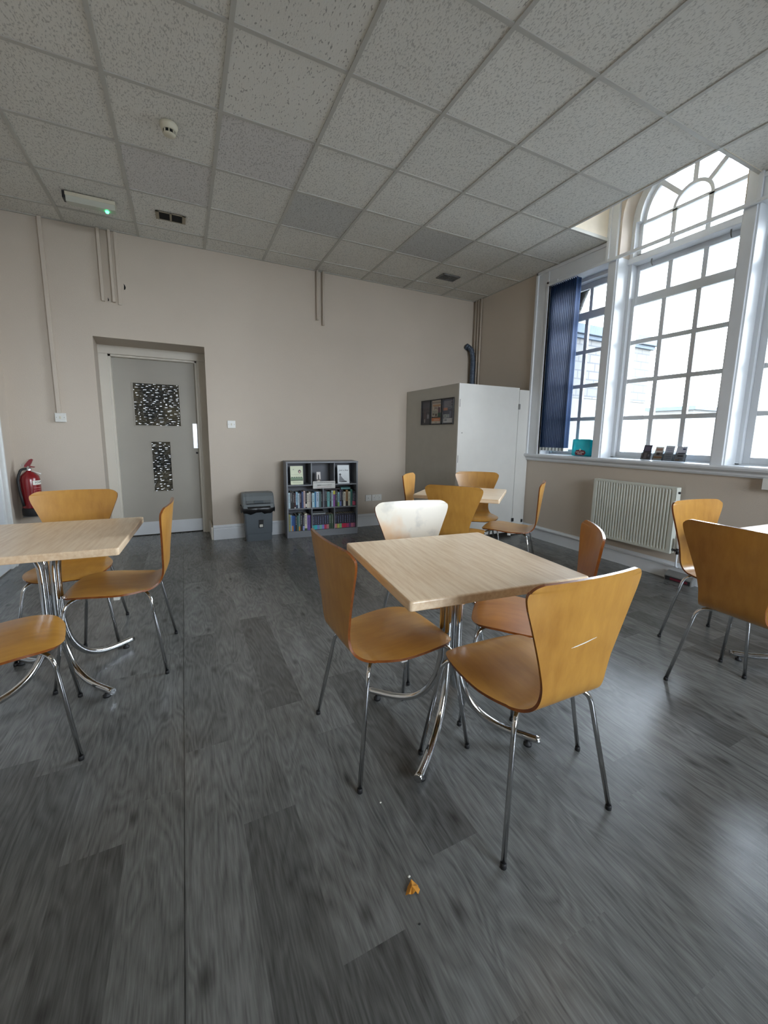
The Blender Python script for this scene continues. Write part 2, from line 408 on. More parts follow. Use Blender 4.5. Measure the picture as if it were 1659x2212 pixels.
# ------------------------------------------------------------ floor
def build_floor():
    rnd = random.Random(5)
    bm = new_bm(); lay = bm.loops.layers.float_color.new('tone')
    w = .1655; x0 = .835-9*w; k = 0
    special = {11-2: None}
    # known plank breaks (column index from x=.835, y of a break, tone towards the camera / away)
    known = {-3: (-1.825, .80, 1.0), -2: (-2.243, .72, 1.0), -1: (-3.1, .95, 1.02), 0: (-1.93, 1.14, .9), 1: (-2.335, .74, 1.04), 2: (-2.805, .70, 1.06),
             3: (-3.05, .95, 1.0), 4: (-2.68, 1.08, .74), 5: (-3.0, .95, 1.05), 6: (-2.2, 1.0, .86)}
    i = 0; x = x0
    while x < XW+.4:
        col = i-9; xa, xb = max(x, XL-.02), min(x+w, XW+.3)
        if xb > xa:
            L_ = 1.0
            if col in known: yb, tn, tf = known[col]
            else: yb, tn, tf = -2.5+rnd.uniform(-.6, .6), None, None
            y = yb
            cuts = []
            a = yb
            segs = [(yb-L_, yb, tn), (yb, yb+L_, tf)]
            yy = yb-L_
            while yy > YF: segs.append((yy-L_, yy, None)); yy -= L_
            yy = yb+L_
            while yy < 2.2: segs.append((yy, yy+L_, None)); yy += L_
            for (ya, yb2, tone) in segs:
                ya, yb2 = max(ya, YF-.02), min(yb2, 2.12)
                if yb2 <= ya: continue
                if tone is None: tone = rnd.choice([.72, .86, 1.0, 1.08, 1.18, .95])
                sd = rnd.random()
                vs = [bm.verts.new(p) for p in ((xa, ya, 0), (xb, ya, 0), (xb, yb2, 0), (xa, yb2, 0))]
                f = bm.faces.new(vs)
                for l in f.loops: l[lay] = (tone, sd, 0, 1)
        x += w; i += 1
    # roll seams: two slightly darker joints
    for xs in (.829, 2.786):
        vs = [bm.verts.new(p) for p in ((xs-.0015, YF, .0006), (xs+.0015, YF, .0006), (xs+.0015, YW, .0006), (xs-.0015, YW, .0006))]
        f = bm.faces.new(vs)
        for l in f.loops: l[lay] = (.35, .5, 0, 1)
    o = obj('floor', bm, m_floor); o['kind'] = 'structure'
    # slab underneath gives the floor thickness
    bm = new_bm(); box(bm, XL-.3, XW+.4, YF-.3, 2.4, -.25, -.002)
    obj('floor_slab', bm, m_ground, o)
build_floor()

# ------------------------------------------------------------ ceiling
def build_ceiling():
    rnd = random.Random(2)
    bm = new_bm(); lay = bm.loops.layers.float_color.new('tone')
    xs = [XL]+[.6*c for c in range(0, 8)]+[XW]
    ys = sorted([YW]+[.6*r for r in range(-11, 3)]+[YF])
    base = (.72, .71, .66); pit = bm.loops.layers.float_color.new('pit')
    for i in range(len(xs)-1):
        for j in range(len(ys)-1):
            xa, xb, ya, yb = xs[i], xs[i+1], ys[j], ys[j+1]
            if xa > 4.1 and -1.85 < ya < -.65: continue
            c = round(xa/.6) if xa > -.3 else -1; r = round(ya/.6)
            t = rnd.uniform(.96, 1.04)
            tint = (1, 1, 1)
            if (c, r) in ((3, 0), (5, 0)): t = .78; tint = (.97, .99, 1.03)
            if (c, r) in ((1, 0), (2, -1)): t = .92; tint = (1, .99, 1.03)
            vs = [bm.verts.new(p) for p in ((xa, ya, CH+.006), (xb, ya, CH+.006), (xb, yb, CH+.006), (xa, yb, CH+.006))]
            f = bm.faces.new(vs)
            big = 1 if (c == 2 and r <= -2) or (c, r) == (3, -4) else 0
            for l in f.loops: l[lay] = (base[0]*t*tint[0], base[1]*t*tint[1], base[2]*t*tint[2], 1); l[pit] = (big, big, big, 1)
    o = obj('ceiling', bm, m_ceil); o['kind'] = 'structure'
    g = new_bm(); h = .012
    for c in range(0, 8):
        x = .6*c
        if c == 7: box(g, x-h, x+h, YF, YW, CH-.002, CH+.03)
        else: box(g, x-h, x+h, YF, YW, CH-.001, CH+.03)
    for r in range(-11, 3):
        y = .6*r
        if r == -2: box(g, XL, 4.2+h, y-h, y+h, CH, CH+.03)
        else: box(g, XL, XW, y-h, y+h, CH, CH+.03)
    # wall angle
    box(g, XL, XW, YW-.02, YW, CH, CH+.02); box(g, XL, XL+.02, YF, YW, CH, CH+.02)
    box(g, XW-.02, XW, -.6, YW, CH, CH+.02); box(g, XW-.02, XW, YF, -1.8, CH, CH+.02)
    obj('ceiling_grid', g, m_grid, o)
    # structural ceiling above
    s = new_bm(); box(s, XL-.3, XW+.42, YF-.3, YW+.3, 4.1, 4.3)
    struct('ceiling_slab', s, m_plaster)['kind'] = 'structure'
    w = new_bm()
    box(w, 4.2, XW, -.6, -.585, CH+.003, 4.1); box(w, 4.2, XW, -1.815, -1.8, CH+.003, 4.1); box(w, 4.185, 4.2, -1.815, -.585, CH+.003, 4.1)
    struct('trim_6', w, m_plaster)
build_ceiling()

# ------------------------------------------------------------ walls
RX0, RX1, RZ = .145, 1.150, 2.164       # recess of the back door
bm = new_bm()
poly_prism(bm, [(XL-.3, YW), (RX0, YW), (.112, 1.93), (.112, YW+.8), (XL-.3, YW+.8)], 2, 0, 4.1)
poly_prism(bm, [(RX1, YW), (XW+.42, YW), (XW+.42, YW+.8), (1.172, YW+.8), (1.172, 1.93)], 2, 0, 4.1)
poly_prism(bm, [(RX0, YW), (RX1, YW), (1.172, 1.93), (1.172, YW+.8), (.112, YW+.8), (.112, 1.93)], 2, RZ, 4.1)
box(bm, .112, 1.172, 2.16, YW+.8, 0, RZ)
wb = struct('wall_back', bm, m_wall)
bm = new_bm()
for hx, hz, sz in ((.445, 2.665, 1.0), (.300, 2.525, .6)):
    poly_prism(bm, [(hx+sz*a, hz+sz*b_) for a, b_ in ((-.004, -.03), (.008, -.022), (.013, -.004), (.007, .014), (-.003, .03), (-.002, .008))], 1, YW-.0012, YW-.0002)
obj('plaster_holes', bm, m_ventd, wb)
bm = new_bm(); box(bm, XL-.3, XL, YF, YW, 0, 4.1); struct('wall_left', bm, m_wall)
bm = new_bm(); box(bm, XL-.3, 1.9, YF-.3, YF, 0, 4.1); box(bm, 4.6, XW+.42, YF-.3, YF, 0, 4.1); box(bm, 1.9, 4.6, YF-.3, YF, 0, 1.0); box(bm, 1.9, 4.6, YF-.3, YF, 3.0, 4.1); struct('wall_front', bm, m_wall)

WT = XW+.31
YC = -1.215; AR = .495; AZ = 3.31
bm = new_bm()
box(bm, XW, WT, .11, YW, 0, 4.1)
box(bm, XW, WT, -2.54, .11, 0, 1.0)
box(bm, XW, WT, -.72, .11, 2.985, 4.1)
box(bm, XW, WT, -2.54, -1.71, 2.985, 4.1)
arc = [(YC+AR*math.cos(PI*k/20), AZ+AR*math.sin(PI*k/20)) for k in range(21)]
for k in range(20):
    (ya, za), (yb, zb) = arc[k], arc[k+1]
    poly_prism(bm, [(ya, za), (yb, zb), (yb, 4.1), (ya, 4.1)], 0, XW, WT)
box(bm, XW, WT, YF, -2.54, 0, 4.1)
struct('wall_right', bm, m_wallr)

# skirting boards
def skirt_profile(h): return [(0, 0), (.022, 0), (.022, h*.72), (.016, h*.78), (.018, h*.86), (.010, h*.92), (.008, h), (0, h)]
bm = new_bm()
def skirt_y(bm, x0, x1, y, h):
    poly_prism(bm, [(y-a, b) for a, b in skirt_profile(h)], 0, x0, x1)
skirt_y(bm, RX1, 3.69, YW, .170); skirt_y(bm, XL, RX0, YW, .170)
struct('baseboard_back', bm, m_trim)
bm = new_bm()
poly_prism(bm, [(XW-a, b) for a, b in skirt_profile(.155)], 1, -6.9, .29)
struct('baseboard_right', bm, m_trim)
bm = new_bm()
poly_prism(bm, [(XL+a, b) for a, b in skirt_profile(.16)], 1, 1.19, YW-.022)
poly_prism(bm, [(XL+a, b) for a, b in skirt_profile(.16)], 1, YF, -.0)
struct('baseboard_left', bm, m_trim)
# reveal skirting inside the door recess
bm = new_bm(); box(bm, RX1-.02, RX1, YW, 1.93, 0, .15); struct('baseboard_recess', bm, m_frame)

# ------------------------------------------------------------ back door
door = bpy.data.objects.new('door_1', None); C.objects.link(door); door['kind'] = 'structure'
YD = 2.03; FY = 1.93
bm = new_bm()
box(bm, .112, .200, FY, FY+.12, 0, 2.075, bev=.003); box(bm, 1.080, 1.172, FY, FY+.12, 0, 2.075, bev=.003); box(bm, .112, 1.172, FY-.002, FY+.12, 2.075, 2.164, bev=.003)
box(bm, .200, .222, FY+.03, FY+.1, 0, 2.075); box(bm, 1.058, 1.08, FY+.03, FY+.1, 0, 2.075); box(bm, .2, 1.08, FY+.03, FY+.1, 2.055, 2.075)
obj('door_frame', bm, m_frame, door)
bm = new_bm()
g1 = (.407, .874, 1.313, 1.79); g2 = (.553, .747, .535, 1.123)
lx0, lx1, lz0, lz1 = .205, 1.075, .008, 2.07
for a in [(lx0, lx1, g1[3], lz1), (lx0, g1[0], g1[2], g1[3]), (g1[1], lx1, g1[2], g1[3]), (lx0, lx1, g2[3], g1[2]),
          (lx0, g2[0], g2[2], g2[3]), (g2[1], lx1, g2[2], g2[3]), (lx0, lx1, lz0, g2[2])]:
    box(bm, a[0], a[1], YD, YD+.044, a[2], a[3])
leaf = obj('door_leaf', bm, m_doorp, door)
for g in (g1, g2):
    bm = new_bm(); t = .014
    for a in [(g[0]-t, g[1]+t, g[3], g[3]+t), (g[0]-t, g[1]+t, g[2]-t, g[2]), (g[0]-t, g[0], g[2], g[3]), (g[1], g[1]+t, g[2], g[3])]:
        box(bm, a[0], a[1], YD-.008, YD+.01, a[2], a[3], bev=.002)
    obj('glazing_bead', bm, m_doorp, leaf)
    bm = new_bm(); box(bm, g[0], g[1], YD+.012, YD+.018, g[2], g[3])
    obj('glass_panel', bm, m_pglass, leaf)
bm = new_bm(); box(bm, 1.002, 1.068, YD-.003, YD, 1.047, 1.345, bev=.001)
for zz in (1.055, 1.337):
    for xx in (1.01, 1.06): lathe(bm, [(0, 0), (.003, 0), (.003, .001), (0, .0015)], 8, M=M_face_negY(xx, YD-.003, zz))
obj('push_plate', bm, m_steel, door)
bm = new_bm(); lathe(bm, [(0, .003), (.012, .003), (.013, 0)], 16, M=M_face_negY(1.036, YD, .99)); box(bm, 1.0335, 1.0385, YD-.005, YD-.003, .982, .992)
obj('keyhole', bm, m_ink, door)
bm = new_bm(); box(bm, lx0+.002, lx1-.002, YD-.004, YD, .012, .165, bev=.001); kp = obj('kick_plate', bm, m_trim, door)

# left wall door with architrave
d2 = bpy.data.objects.new('door_2', None); C.objects.link(d2); d2['kind'] = 'structure'
bm = new_bm()
box(bm, XL, XL+.022, 1.09, 1.19, 0, 2.2, bev=.004); box(bm, XL, XL+.022, .10, .20, 0, 2.2, bev=.004); box(bm, XL, XL+.022, 0.10, 1.19, 2.1, 2.2, bev=.004)
box(bm, XL+.0, XL+.034, 1.165, 1.19, 0, 2.2, bev=.004)
obj('door_frame', bm, m_white, d2)
bm = new_bm(); box(bm, XL, XL+.008, .20, 1.09, .01, 2.1, bev=.002); obj('door_leaf', bm, m_trim, d2)

# ------------------------------------------------------------ windows
def empty_struct(name):
    o = bpy.data.objects.new(name, None); C.objects.link(o); o['kind'] = 'structure'; return o
FX0, FX1, GX = 4.955, 5.075, 5.02
BW = .020

def sash(bm, ya, yb, za, zb, gy, gz, vb, hb, x0, x1):
    """frame ring ya..yb (ya>yb) with glass gy, gz ; bars"""
    box(bm, x0, x1, gy[0], ya, za, zb, bev=.002); box(bm, x0, x1, yb, gy[1], za, zb, bev=.002)
    box(bm, x0, x1, gy[1], gy[0], za, gz[0], bev=.002); box(bm, x0, x1, gy[1], gy[0], gz[1], zb, bev=.002)
    for v in vb: box(bm, x0+.005, x1-.005, v-BW, v+BW, gz[0], gz[1], bev=.003)
    for h in hb: box(bm, x0+.006, x1-.006, gy[1], gy[0], h-BW, h+BW, bev=.003)

def hook(parent, x, y, z):
    bm = new_bm()
    tube(bm, smooth_path([(x, y, z+.03), (x-.05, y, z+.03), (x-.055, y, z-.01), (x-.03, y, z-.035)], .015), .006, 8)
    obj('sash_hook', bm, m_grey, parent)

def side_light(name, y1, y0, hooks=()):
    w = empty_struct(name)
    gy1, gy0 = y1-.08, y0+.073
    bm = new_bm(); t = .03
    box(bm, FX0-.02, FX1+.03, y1-t, y1, 1.0, 2.985); box(bm, FX0-.02, FX1+.03, y0, y0+t, 1.0, 2.985)
    box(bm, FX0-.02, FX1+.03, y0, y1, 2.94, 2.985); box(bm, FX0-.02, FX1+.03, y0, y1, 1.0, 1.055)
    obj('window_frame', bm, m_winp, w)
    mid = (gy0+gy1)/2
    bm = new_bm(); sash(bm, y1-t, y0+t, 2.565, 2.94, (gy1, gy0), (2.64, 2.88), [mid], [], GX-.005, GX+.035); obj('upper_sash', bm, m_winp, w)
    bm = new_bm(); sash(bm, y1-t, y0+t, 1.055, 2.62, (gy1, gy0), (1.107, 2.545), [mid], [1.456, 1.822, 2.196], GX-.045, GX-.006); obj('lower_sash', bm, m_winp, w)
    bm = new_bm(); box(bm, GX+.012, GX+.015, gy0, gy1, 2.633, 2.88); box(bm, GX-.026, GX-.023, gy0, gy1, 1.107, 2.57); obj('glass_pane', bm, m_glass, w)
    for hy in hooks: hook(w, GX-.01, hy, 2.91)
    return w
side_light('window_1', .11, -.613, (-.50,))
side_light('window_3', -1.817, -2.54, (-1.95,))
w2 = empty_struct('window_2')
bm = new_bm(); t = .035; ya, yb = -.72, -1.71
box(bm, FX0-.02, FX1+.03, ya-t, ya, 1.0, AZ); box(bm, FX0-.02, FX1+.03, yb, yb+t, 1.0, AZ)
box(bm, FX0-.02, FX1+.03, yb, ya, 1.0, 1.055); box(bm, FX0-.045, FX1+.03, yb, ya, 2.93, 2.985, bev=.006)
for k in range(24):
    a, b2 = PI*k/24, PI*(k+1)/24
    pts = [(YC+r_*math.cos(q), AZ+r_*math.sin(q)) for r_, q in ((.425, a), (AR, a), (AR, b2), (.425, b2))]
    poly_prism(bm, pts, 0, FX0-.02, FX1+.03)
obj('window_frame', bm, m_winp, w2)
V1, V2 = YC+.145, YC-.145
bm = new_bm(); sash(bm, ya-t, yb+t, 2.565, 2.93, (-.79, -1.64), (2.64, 2.88), [V1, V2], [], GX-.005, GX+.035); obj('upper_sash', bm, m_winp, w2)
bm = new_bm(); sash(bm, ya-t, yb+t, 1.055, 2.62, (-.79, -1.64), (1.107, 2.545), [V1, V2], [1.452, 1.818, 2.194], GX-.045, GX-.006); obj('lower_sash', bm, m_winp, w2)
bm = new_bm()
X0, X1 = GX-.02, GX+.02
box(bm, X0, X1, ya-.07, ya-t, 2.985, AZ); box(bm, X0, X1, yb+t, yb+.07, 2.985, AZ); box(bm, X0, X1, yb+t, ya-t, 2.985, 3.03)
box(bm, X0, X1, yb+.07, ya-.07, AZ-.014, AZ+.014)
for v in (V1, V2): box(bm, X0, X1, v-BW, v+BW, 3.03, AZ)
def ring(bm, r0, r1, x0, x1, n=20):
    for k in range(n):
        a, b2 = PI*k/n, PI*(k+1)/n
        poly_prism(bm, [(YC+r_*math.cos(q), AZ+r_*math.sin(q)) for r_, q in ((r0, a), (r1, a), (r1, b2), (r0, b2))], 0, x0, x1)
ring(bm, .138, .166, X0-.002, X1+.002); ring(bm, .40, .43, X0-.003, X1+.003)
for ang in (45, 90, 135):
    c, s = math.cos(R(ang)), math.sin(R(ang)); nx, ny = -s*BW, c*BW
    poly_prism(bm, [(YC+.16*c+nx, AZ+.16*s+ny), (YC+.41*c+nx, AZ+.41*s+ny), (YC+.41*c-nx, AZ+.41*s-ny), (YC+.16*c-nx, AZ+.16*s-ny)], 0, X0, X1)
obj('arched_light', bm, m_winp, w2)
bm = new_bm(); box(bm, GX+.012, GX+.015, -1.64, -.79, 2.633, 2.88); box(bm, GX-.026, GX-.023, -1.64, -.79, 1.107, 2.57)
poly_prism(bm, [(-1.64, 3.0), (-.79, 3.0)]+[(YC+.42*math.cos(PI*k/20), AZ+.42*math.sin(PI*k/20)) for k in range(21)], 0, GX-.001, GX+.001)
obj('glass_pane', bm, m_glass, w2)
hook(w2, GX-.01, -.93, 2.91); hook(w2, GX-.01, -1.56, 2.91)
# unseen window added in the front wall behind the camera for fill light
w4 = empty_struct('added_fill_window'); bm = new_bm()
for xx in (1.9, 2.6, 3.3, 4.0, 4.54): box(bm, xx, xx+.06, YF-.14, YF-.06, 1.0, 3.0)
for zz in (1.0, 1.9, 2.94): box(bm, 1.9, 4.6, YF-.13, YF-.07, zz, zz+.06)
obj('window_frame', bm, m_winp, w4)
bm = new_bm(); box(bm, 1.9, 4.6, YF-.1, YF-.097, 1.0, 3.0); obj('glass_pane', bm, m_glass, w4)

# mullion posts, architraves, sill
bm = new_bm()
for (a, b2) in ((-.72, -.613), (-1.817, -1.71)):
    box(bm, XW-.004, 5.11, a, b2, 1.0, 2.99, bev=.004)
    box(bm, XW-.02, XW, a+.012, b2-.012, 1.0, 2.99, bev=.004)
struct('trim_1', bm, m_winp)
bm = new_bm()
def arch_v(bm, y0, y1, z0, z1, flip=1):
    box(bm, XW-.024, XW, y0, y1, z0, z1, bev=.004)
    e = y1 if flip > 0 else y0
    box(bm, XW-.040, XW, e-.035 if flip > 0 else e, e if flip > 0 else e+.035, z0, z1, bev=.006)
    m_ = y0 if flip > 0 else y1
    box(bm, XW-.030, XW, m_ if flip > 0 else m_-.03, m_+.03 if flip > 0 else m_, z0, z1, bev=.004)
arch_v(bm, .11, .30, 1.0, 3.155)
box(bm, XW-.024, XW, -.613, .11, 2.985, 3.155, bev=.004); box(bm, XW-.040, XW, -.613, .30, 3.12, 3.155, bev=.006); box(bm, XW-.030, XW, -.613, .14, 2.985, 3.015, bev=.004)
struct('trim_2', bm, m_winp)
bm = new_bm()
box(bm, XW-.024, XW, -2.54, -1.817, 2.985, 3.155, bev=.004); box(bm, XW-.040, XW, -2.73, -1.817, 3.12, 3.155, bev=.006)
arch_v(bm, -2.73, -2.54, 1.0, 3.155, -1)
struct('trim_3', bm, m_winp)
bm = new_bm()
for (a, b2, s) in ((-.70, -.60, 1), (-1.83, -1.73, -1)):
    box(bm, XW-.03, XW, a, b2, 2.985, 4.1, bev=.004); box(bm, XW-.045, XW, b2-.03 if s > 0 else a, b2 if s > 0 else a+.03, 2.985, 4.1, bev=.004)
struct('trim_4', bm, m_winp)
bm = new_bm()
poly_prism(bm, [(5.0, .96), (XW-.02, .96), (XW-.03, .975), (XW-.028, .99), (XW-.045, 1.0), (XW-.062, 1.01), (XW-.068, 1.028), (XW-.060, 1.042), (5.0, 1.048)], 1, -2.80, .315)
struct('window_sill', bm, m_winp)
bm = new_bm(); box(bm, XW+.0, 4.95, .095, .112, 1.04, 2.985); box(bm, XW, 4.95, -2.542, -2.525, 1.04, 2.985); box(bm, XW, 4.95, -.613, .11, 2.975, 2.986); box(bm, XW, 4.95, -2.54, -1.817, 2.975, 2.986)
struct('trim_5', bm, m_winp)

# head rail
t_ = thing('blind_rail', 'long slim white blind head rail running across the top of the whole window', 'rail', (4.745, -1.2, 2.97))
bm = new_bm(); box(bm, -.012, .012, -1.30, 1.30, -.014, .014, bev=.003); obj('rail', bm, m_winp, t_)
for y in (1.18, .58, -.02, -.62): 
    bm = new_bm(); box(bm, -.016, .036, y-.012, y+.012, -.004, .022, bev=.002); obj('bracket', bm, m_winp, t_)

# vertical blind, slats bunched at the left
t_ = thing('vertical_blind', 'navy blue vertical blind drawn to the left side of the window', 'blind', (4.80, -.07, 1.09))
n = 15
for k in range(n):
    y = .155-.345*k/(n-1); a = R(20)
    bm = new_bm()
    hw = .055
    pts = []
    for q in range(7):
        u = -1+2*q/6; off = .006*(1-u*u)
        pts.append((u*hw*math.cos(a)*.9 - off*math.sin(a), y+u*hw*math.sin(a)*.35+off))
    A = [bm.verts.new((p[0], p[1], .035)) for p in pts]; B = [bm.verts.new((p[0], p[1], 1.865)) for p in pts]
    for q in range(6):
        f = bm.faces.new((A[q], A[q+1], B[q+1], B[q])); f.smooth = True
    o = obj('slat', bm, m_navy, t_); sm = o.modifiers.new('thick', 'SOLIDIFY'); sm.thickness = .0012
    bm = new_bm(); box(bm, -.04, .04, y-.003, y+.003, 0, .036, bev=.001); obj('weight', bm, m_grey if k % 2 else m_wplast, o)

# ------------------------------------------------------------ outside
bm = new_bm(); box(bm, 5.3, 60, -40, 60, -.4, -.3); box(bm, -30, 5.3, -40, YF-.4, -.4, -.3); struct('ground', bm, m_ground)
b_ = thing('stone_wall', 'sunlit stone building wing with blue-grey coping seen outside through the left panes', 'building', (5.3, 2.0, -.3))
bm = new_bm(); box(bm, 0, 4.5, 0, 4, 2.3, 3.45); obj('upper_wall', bm, m_stone, b_)
bm = new_bm(); box(bm, 0, 4.5, 0.01, 4, 0, 2.3); obj('lower_wall', bm, m_render, b_)
bm = new_bm(); box(bm, -.02, 4.6, -.10, 4.05, 3.45, 3.62, bev=.01); box(bm, -.02, 4.57, -.05, 4.05, 3.38, 3.45, bev=.01); obj('coping', bm, m_coping, b_)
b_ = thing('flat_roof_shed', 'low pale flat-topped building far outside behind the middle panes', 'building', (18, 5.1, -.3))
bm = new_bm(); box(bm, -1.5, 1.5, -.6, .9, 0, 2.55); obj('wall', bm, m_render, b_)
bm = new_bm(); box(bm, -1.6, 1.6, -.7, 1.0, 2.55, 2.68); obj('roof', bm, m_coping, b_)

# ------------------------------------------------------------ chairs
PROF = [(.222, .428), (.212, .436), (.19, .446), (.15, .453), (.10, .456), (.04, .453), (-.03, .447), (-.09, .442), (-.14, .441), (-.175, .446),
        (-.200, .459), (-.218, .479), (-.229, .505), (-.236, .54), (-.243, .59), (-.250, .65), (-.257, .71), (-.263, .76), (-.268, .80), (-.272, .833), (-.275, .852), (-.277, .864), (-.278, .870)]
WID = [.085, .130, .165, .188, .200, .204, .200, .186, .168, .152, .141, .134, .131, .132, .143, .163, .185, .204, .219, .226, .219, .203, .182]
def catmull(P, n):
    out = []
    for i in range(len(P)-1):
        p0, p1, p2, p3 = P[max(i-1, 0)], P[i], P[i+1], P[min(i+2, len(P)-1)]
        for k in range(n):
            t = k/n
            out.append(tuple(.5*((2*b)+(-a+c)*t+(2*a-5*b+4*c-d)*t*t+(-a+3*b-3*c+d)*t**3) for a, b, c, d in zip(p0, p1, p2, p3)))
    out.append(P[-1]); return out
PW = catmull([(y, z, w) for (y, z), w in zip(PROF, WID)], 4)
NU = 14
def shell_point(i, u):
    y, z, w = PW[i]
    f = i/(len(PW)-1)
    back = max(0, min(1, (z-.47)/.12)) if y < -.16 else 0
    x = u*w
    r2 = (x/.2)**2
    y2 = y+back*.020*r2
    z2 = z
    if not back and y > -.15: z2 = z-.010*max(0, r2-.2)*max(0, min(1, (y+.15)/.1))+.004*r2
    if z > .85 and y < -.2: z2 = z-.003*r2
    if y > .17: y2 = y-.012*r2*((y-.17)/.05)
    return Vector((x, y2, z2))
def shell_part(i0, i1, close0, close1):
    bm = new_bm(); T = .0095
    us = [math.sin(PI/2*(-1+2*k/NU)) for k in range(NU+1)]
    P = [[shell_point(i, u) for u in us] for i in range(len(PW))]
    def nrm(i, j):
        a = P[min(i+1, len(PW)-1)][j]-P[max(i-1, 0)][j]; b = P[i][min(j+1, NU)]-P[i][max(j-1, 0)]
        return b.cross(a).normalized()
    Nn = [[nrm(i, j) for j in range(NU+1)] for i in range(len(PW))]
    top = {}; bot = {}
    for i in range(i0, i1+1):
        for j in range(NU+1):
            n_ = Nn[i][j]
            if i == 0 or i == len(PW)-1: n_ = Nn[1 if i == 0 else len(PW)-2][j]
            top[i, j] = bm.verts.new(P[i][j]+n_*0); bot[i, j] = bm.verts.new(P[i][j]+n_*T)
    for i in range(i0, i1):
        for j in range(NU):
            f = bm.faces.new((top[i, j], top[i, j+1], top[i+1, j+1], top[i+1, j])); f.smooth = True
            f = bm.faces.new((bot[i, j], bot[i+1, j], bot[i+1, j+1], bot[i, j+1])); f.smooth = True
    def rim(a, b, c, d):
        vs = [bm.verts.new(v.co) for v in (a, b, c, d)]
        f = bm.faces.new(vs); f.material_index = 1; f.smooth = False
    for i in range(i0, i1):
        for j in (0, NU): rim(top[i, j], top[i+1, j], bot[i+1, j], bot[i, j])
    for j in range(NU):
        if close0: rim(top[i0, j], top[i0, j+1], bot[i0, j+1], bot[i0, j])
        if close1: rim(top[i1, j], top[i1, j+1], bot[i1, j+1], bot[i1, j])
    return bm
SPL = 13*4   # split just above the bend
def make_chair(name, label, mats, extra=None):
    t = thing(name, label, 'chair')
    def raw(nm, bm_):
        me = bpy.data.meshes.new(nm); bm_.to_mesh(me); bm_.free()
        for m in (mats, m_edge): me.materials.append(m)
        o = bpy.data.objects.new(nm, me); C.objects.link(o); o.parent = t; return o
    raw('seat', shell_part(0, SPL, True, False)); bk = raw('backrest', shell_part(SPL, len(PW)-1, False, True))
    for sx in (-1, 1):
        for sy in (1, -1):
            bm = new_bm()
            if sy > 0: pts = [(sx*.02, .055, .424), (sx*.105, .125, .424), (sx*.178, .185, .418), (sx*.233, .238, .012)]
            else: pts = [(sx*.02, -.055, .424), (sx*.085, -.115, .424), (sx*.160, -.172, .416), (sx*.228, -.234, .012)]
            tube(bm, smooth_path(pts, [.02, .065], 8), .0082, 12)
            lg = obj('leg', bm, m_chrome, t)
            bm = new_bm()
            e = pts[-1]; d = (Vector(pts[-1])-Vector(pts[-2])).normalized()
            p0 = Vector(e)-d*.004; p1 = Vector((e[0], e[1], 0))
            tube(bm, [p0, Vector(e), p1], [.0092, .0100, .0098], 12)
            obj('rubber_foot', bm, m_black, lg)
    bm = new_bm(); box(bm, -.07, .07, -.07, .07, .408, .430, bev=.004); box(bm, -.05, .05, -.05, .05, .400, .410, bev=.003); obj('seat_mount', bm, m_blackp, t)
    for sx in (-1, 1):
        bm = new_bm(); box(bm, sx*.155-.014, sx*.155+.014, -.04, -.012, .405, .430, bev=.004); obj('spacer', bm, m_wplast, t)
    return t
L_ = {}
specs = [
 ('A', 1.895, -2.567, -1, m_chair, 'honey plywood chair nearest the camera, back turned with a long scratch'),
 ('B', 1.610, -2.150, -88.5, m_chair, 'honey plywood chair with its back to the left of the middle table'),
 ('C', 2.022, -1.795, 172.7, m_chair_w, 'plywood chair, pale with wear and painted window glare, facing us across the middle table'),
 ('D', 2.236, -2.252, 46.5, m_chair_o, 'reddish plywood chair angled at the window side of the middle table, radiator behind it'),
 ('E', 2.925, -.83, -49, m_chair, 'plywood chair with its back to us at the corner table by the white cubicle'),
 ('F', 3.54, -.30, 145, m_chair, 'plywood chair in front of the white cubicle door, facing us over the corner table'),
 ('G', 3.045, -.25, -134, m_chair, 'plywood chair at the left of the corner table, only its narrow back showing'),
 ('H', 3.47, -.83, 40, m_chair, 'plywood chair seen side-on at the right of the corner table'),
 ('LB', .26, -.645, 180.5, m_chair, 'plywood chair facing us behind the left table, fire extinguisher behind it'),
 ('LR', .537, -1.05, 85.5, m_chair, 'plywood chair seen side-on at the right side of the left table'),
 ('LN', .20, -1.61, -79.3, m_chair, 'chair cut off by the lower left edge, only its rounded seat front showing'),
 ('R1', 3.302, -2.688, -94, m_chair, 'dark-backed plywood chair at the right edge of the photo'),
 ('R2', 3.740, -2.405, 173.2, m_chair, 'plywood chair beside the radiator valve at the right hand table'),
]
protos = {}
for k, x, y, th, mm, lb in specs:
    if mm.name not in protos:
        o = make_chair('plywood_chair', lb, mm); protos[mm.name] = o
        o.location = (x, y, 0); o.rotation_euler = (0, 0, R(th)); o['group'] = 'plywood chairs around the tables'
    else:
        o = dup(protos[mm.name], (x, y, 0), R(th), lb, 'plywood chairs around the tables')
    L_[k] = o
# scratch on the back of chair A
bm = new_bm()
for (x0, z0, x1, z1, w) in ((-.055, .660, .045, .674, .0014), (-.045, .660, -.01, .667, .001)):
    n = 10; pr = None
    for q in range(n+1):
        x = x0+(x1-x0)*q/n; z = z0+(z1-z0)*q/n+.0004*math.sin(q)
        y = -.250-(z-.65)*.117+.020*(x/.2)**2-.0102
        ww = w*math.sin(PI*(q+.4)/(n+.8))+.0003
        cur = (bm.verts.new((x, y, z-ww)), bm.verts.new((x, y, z+ww)))
        if pr: bm.faces.new((pr[0], cur[0], cur[1], pr[1]))
        pr = cur
sc = obj('scratch', bm, m_label, L_['A'])

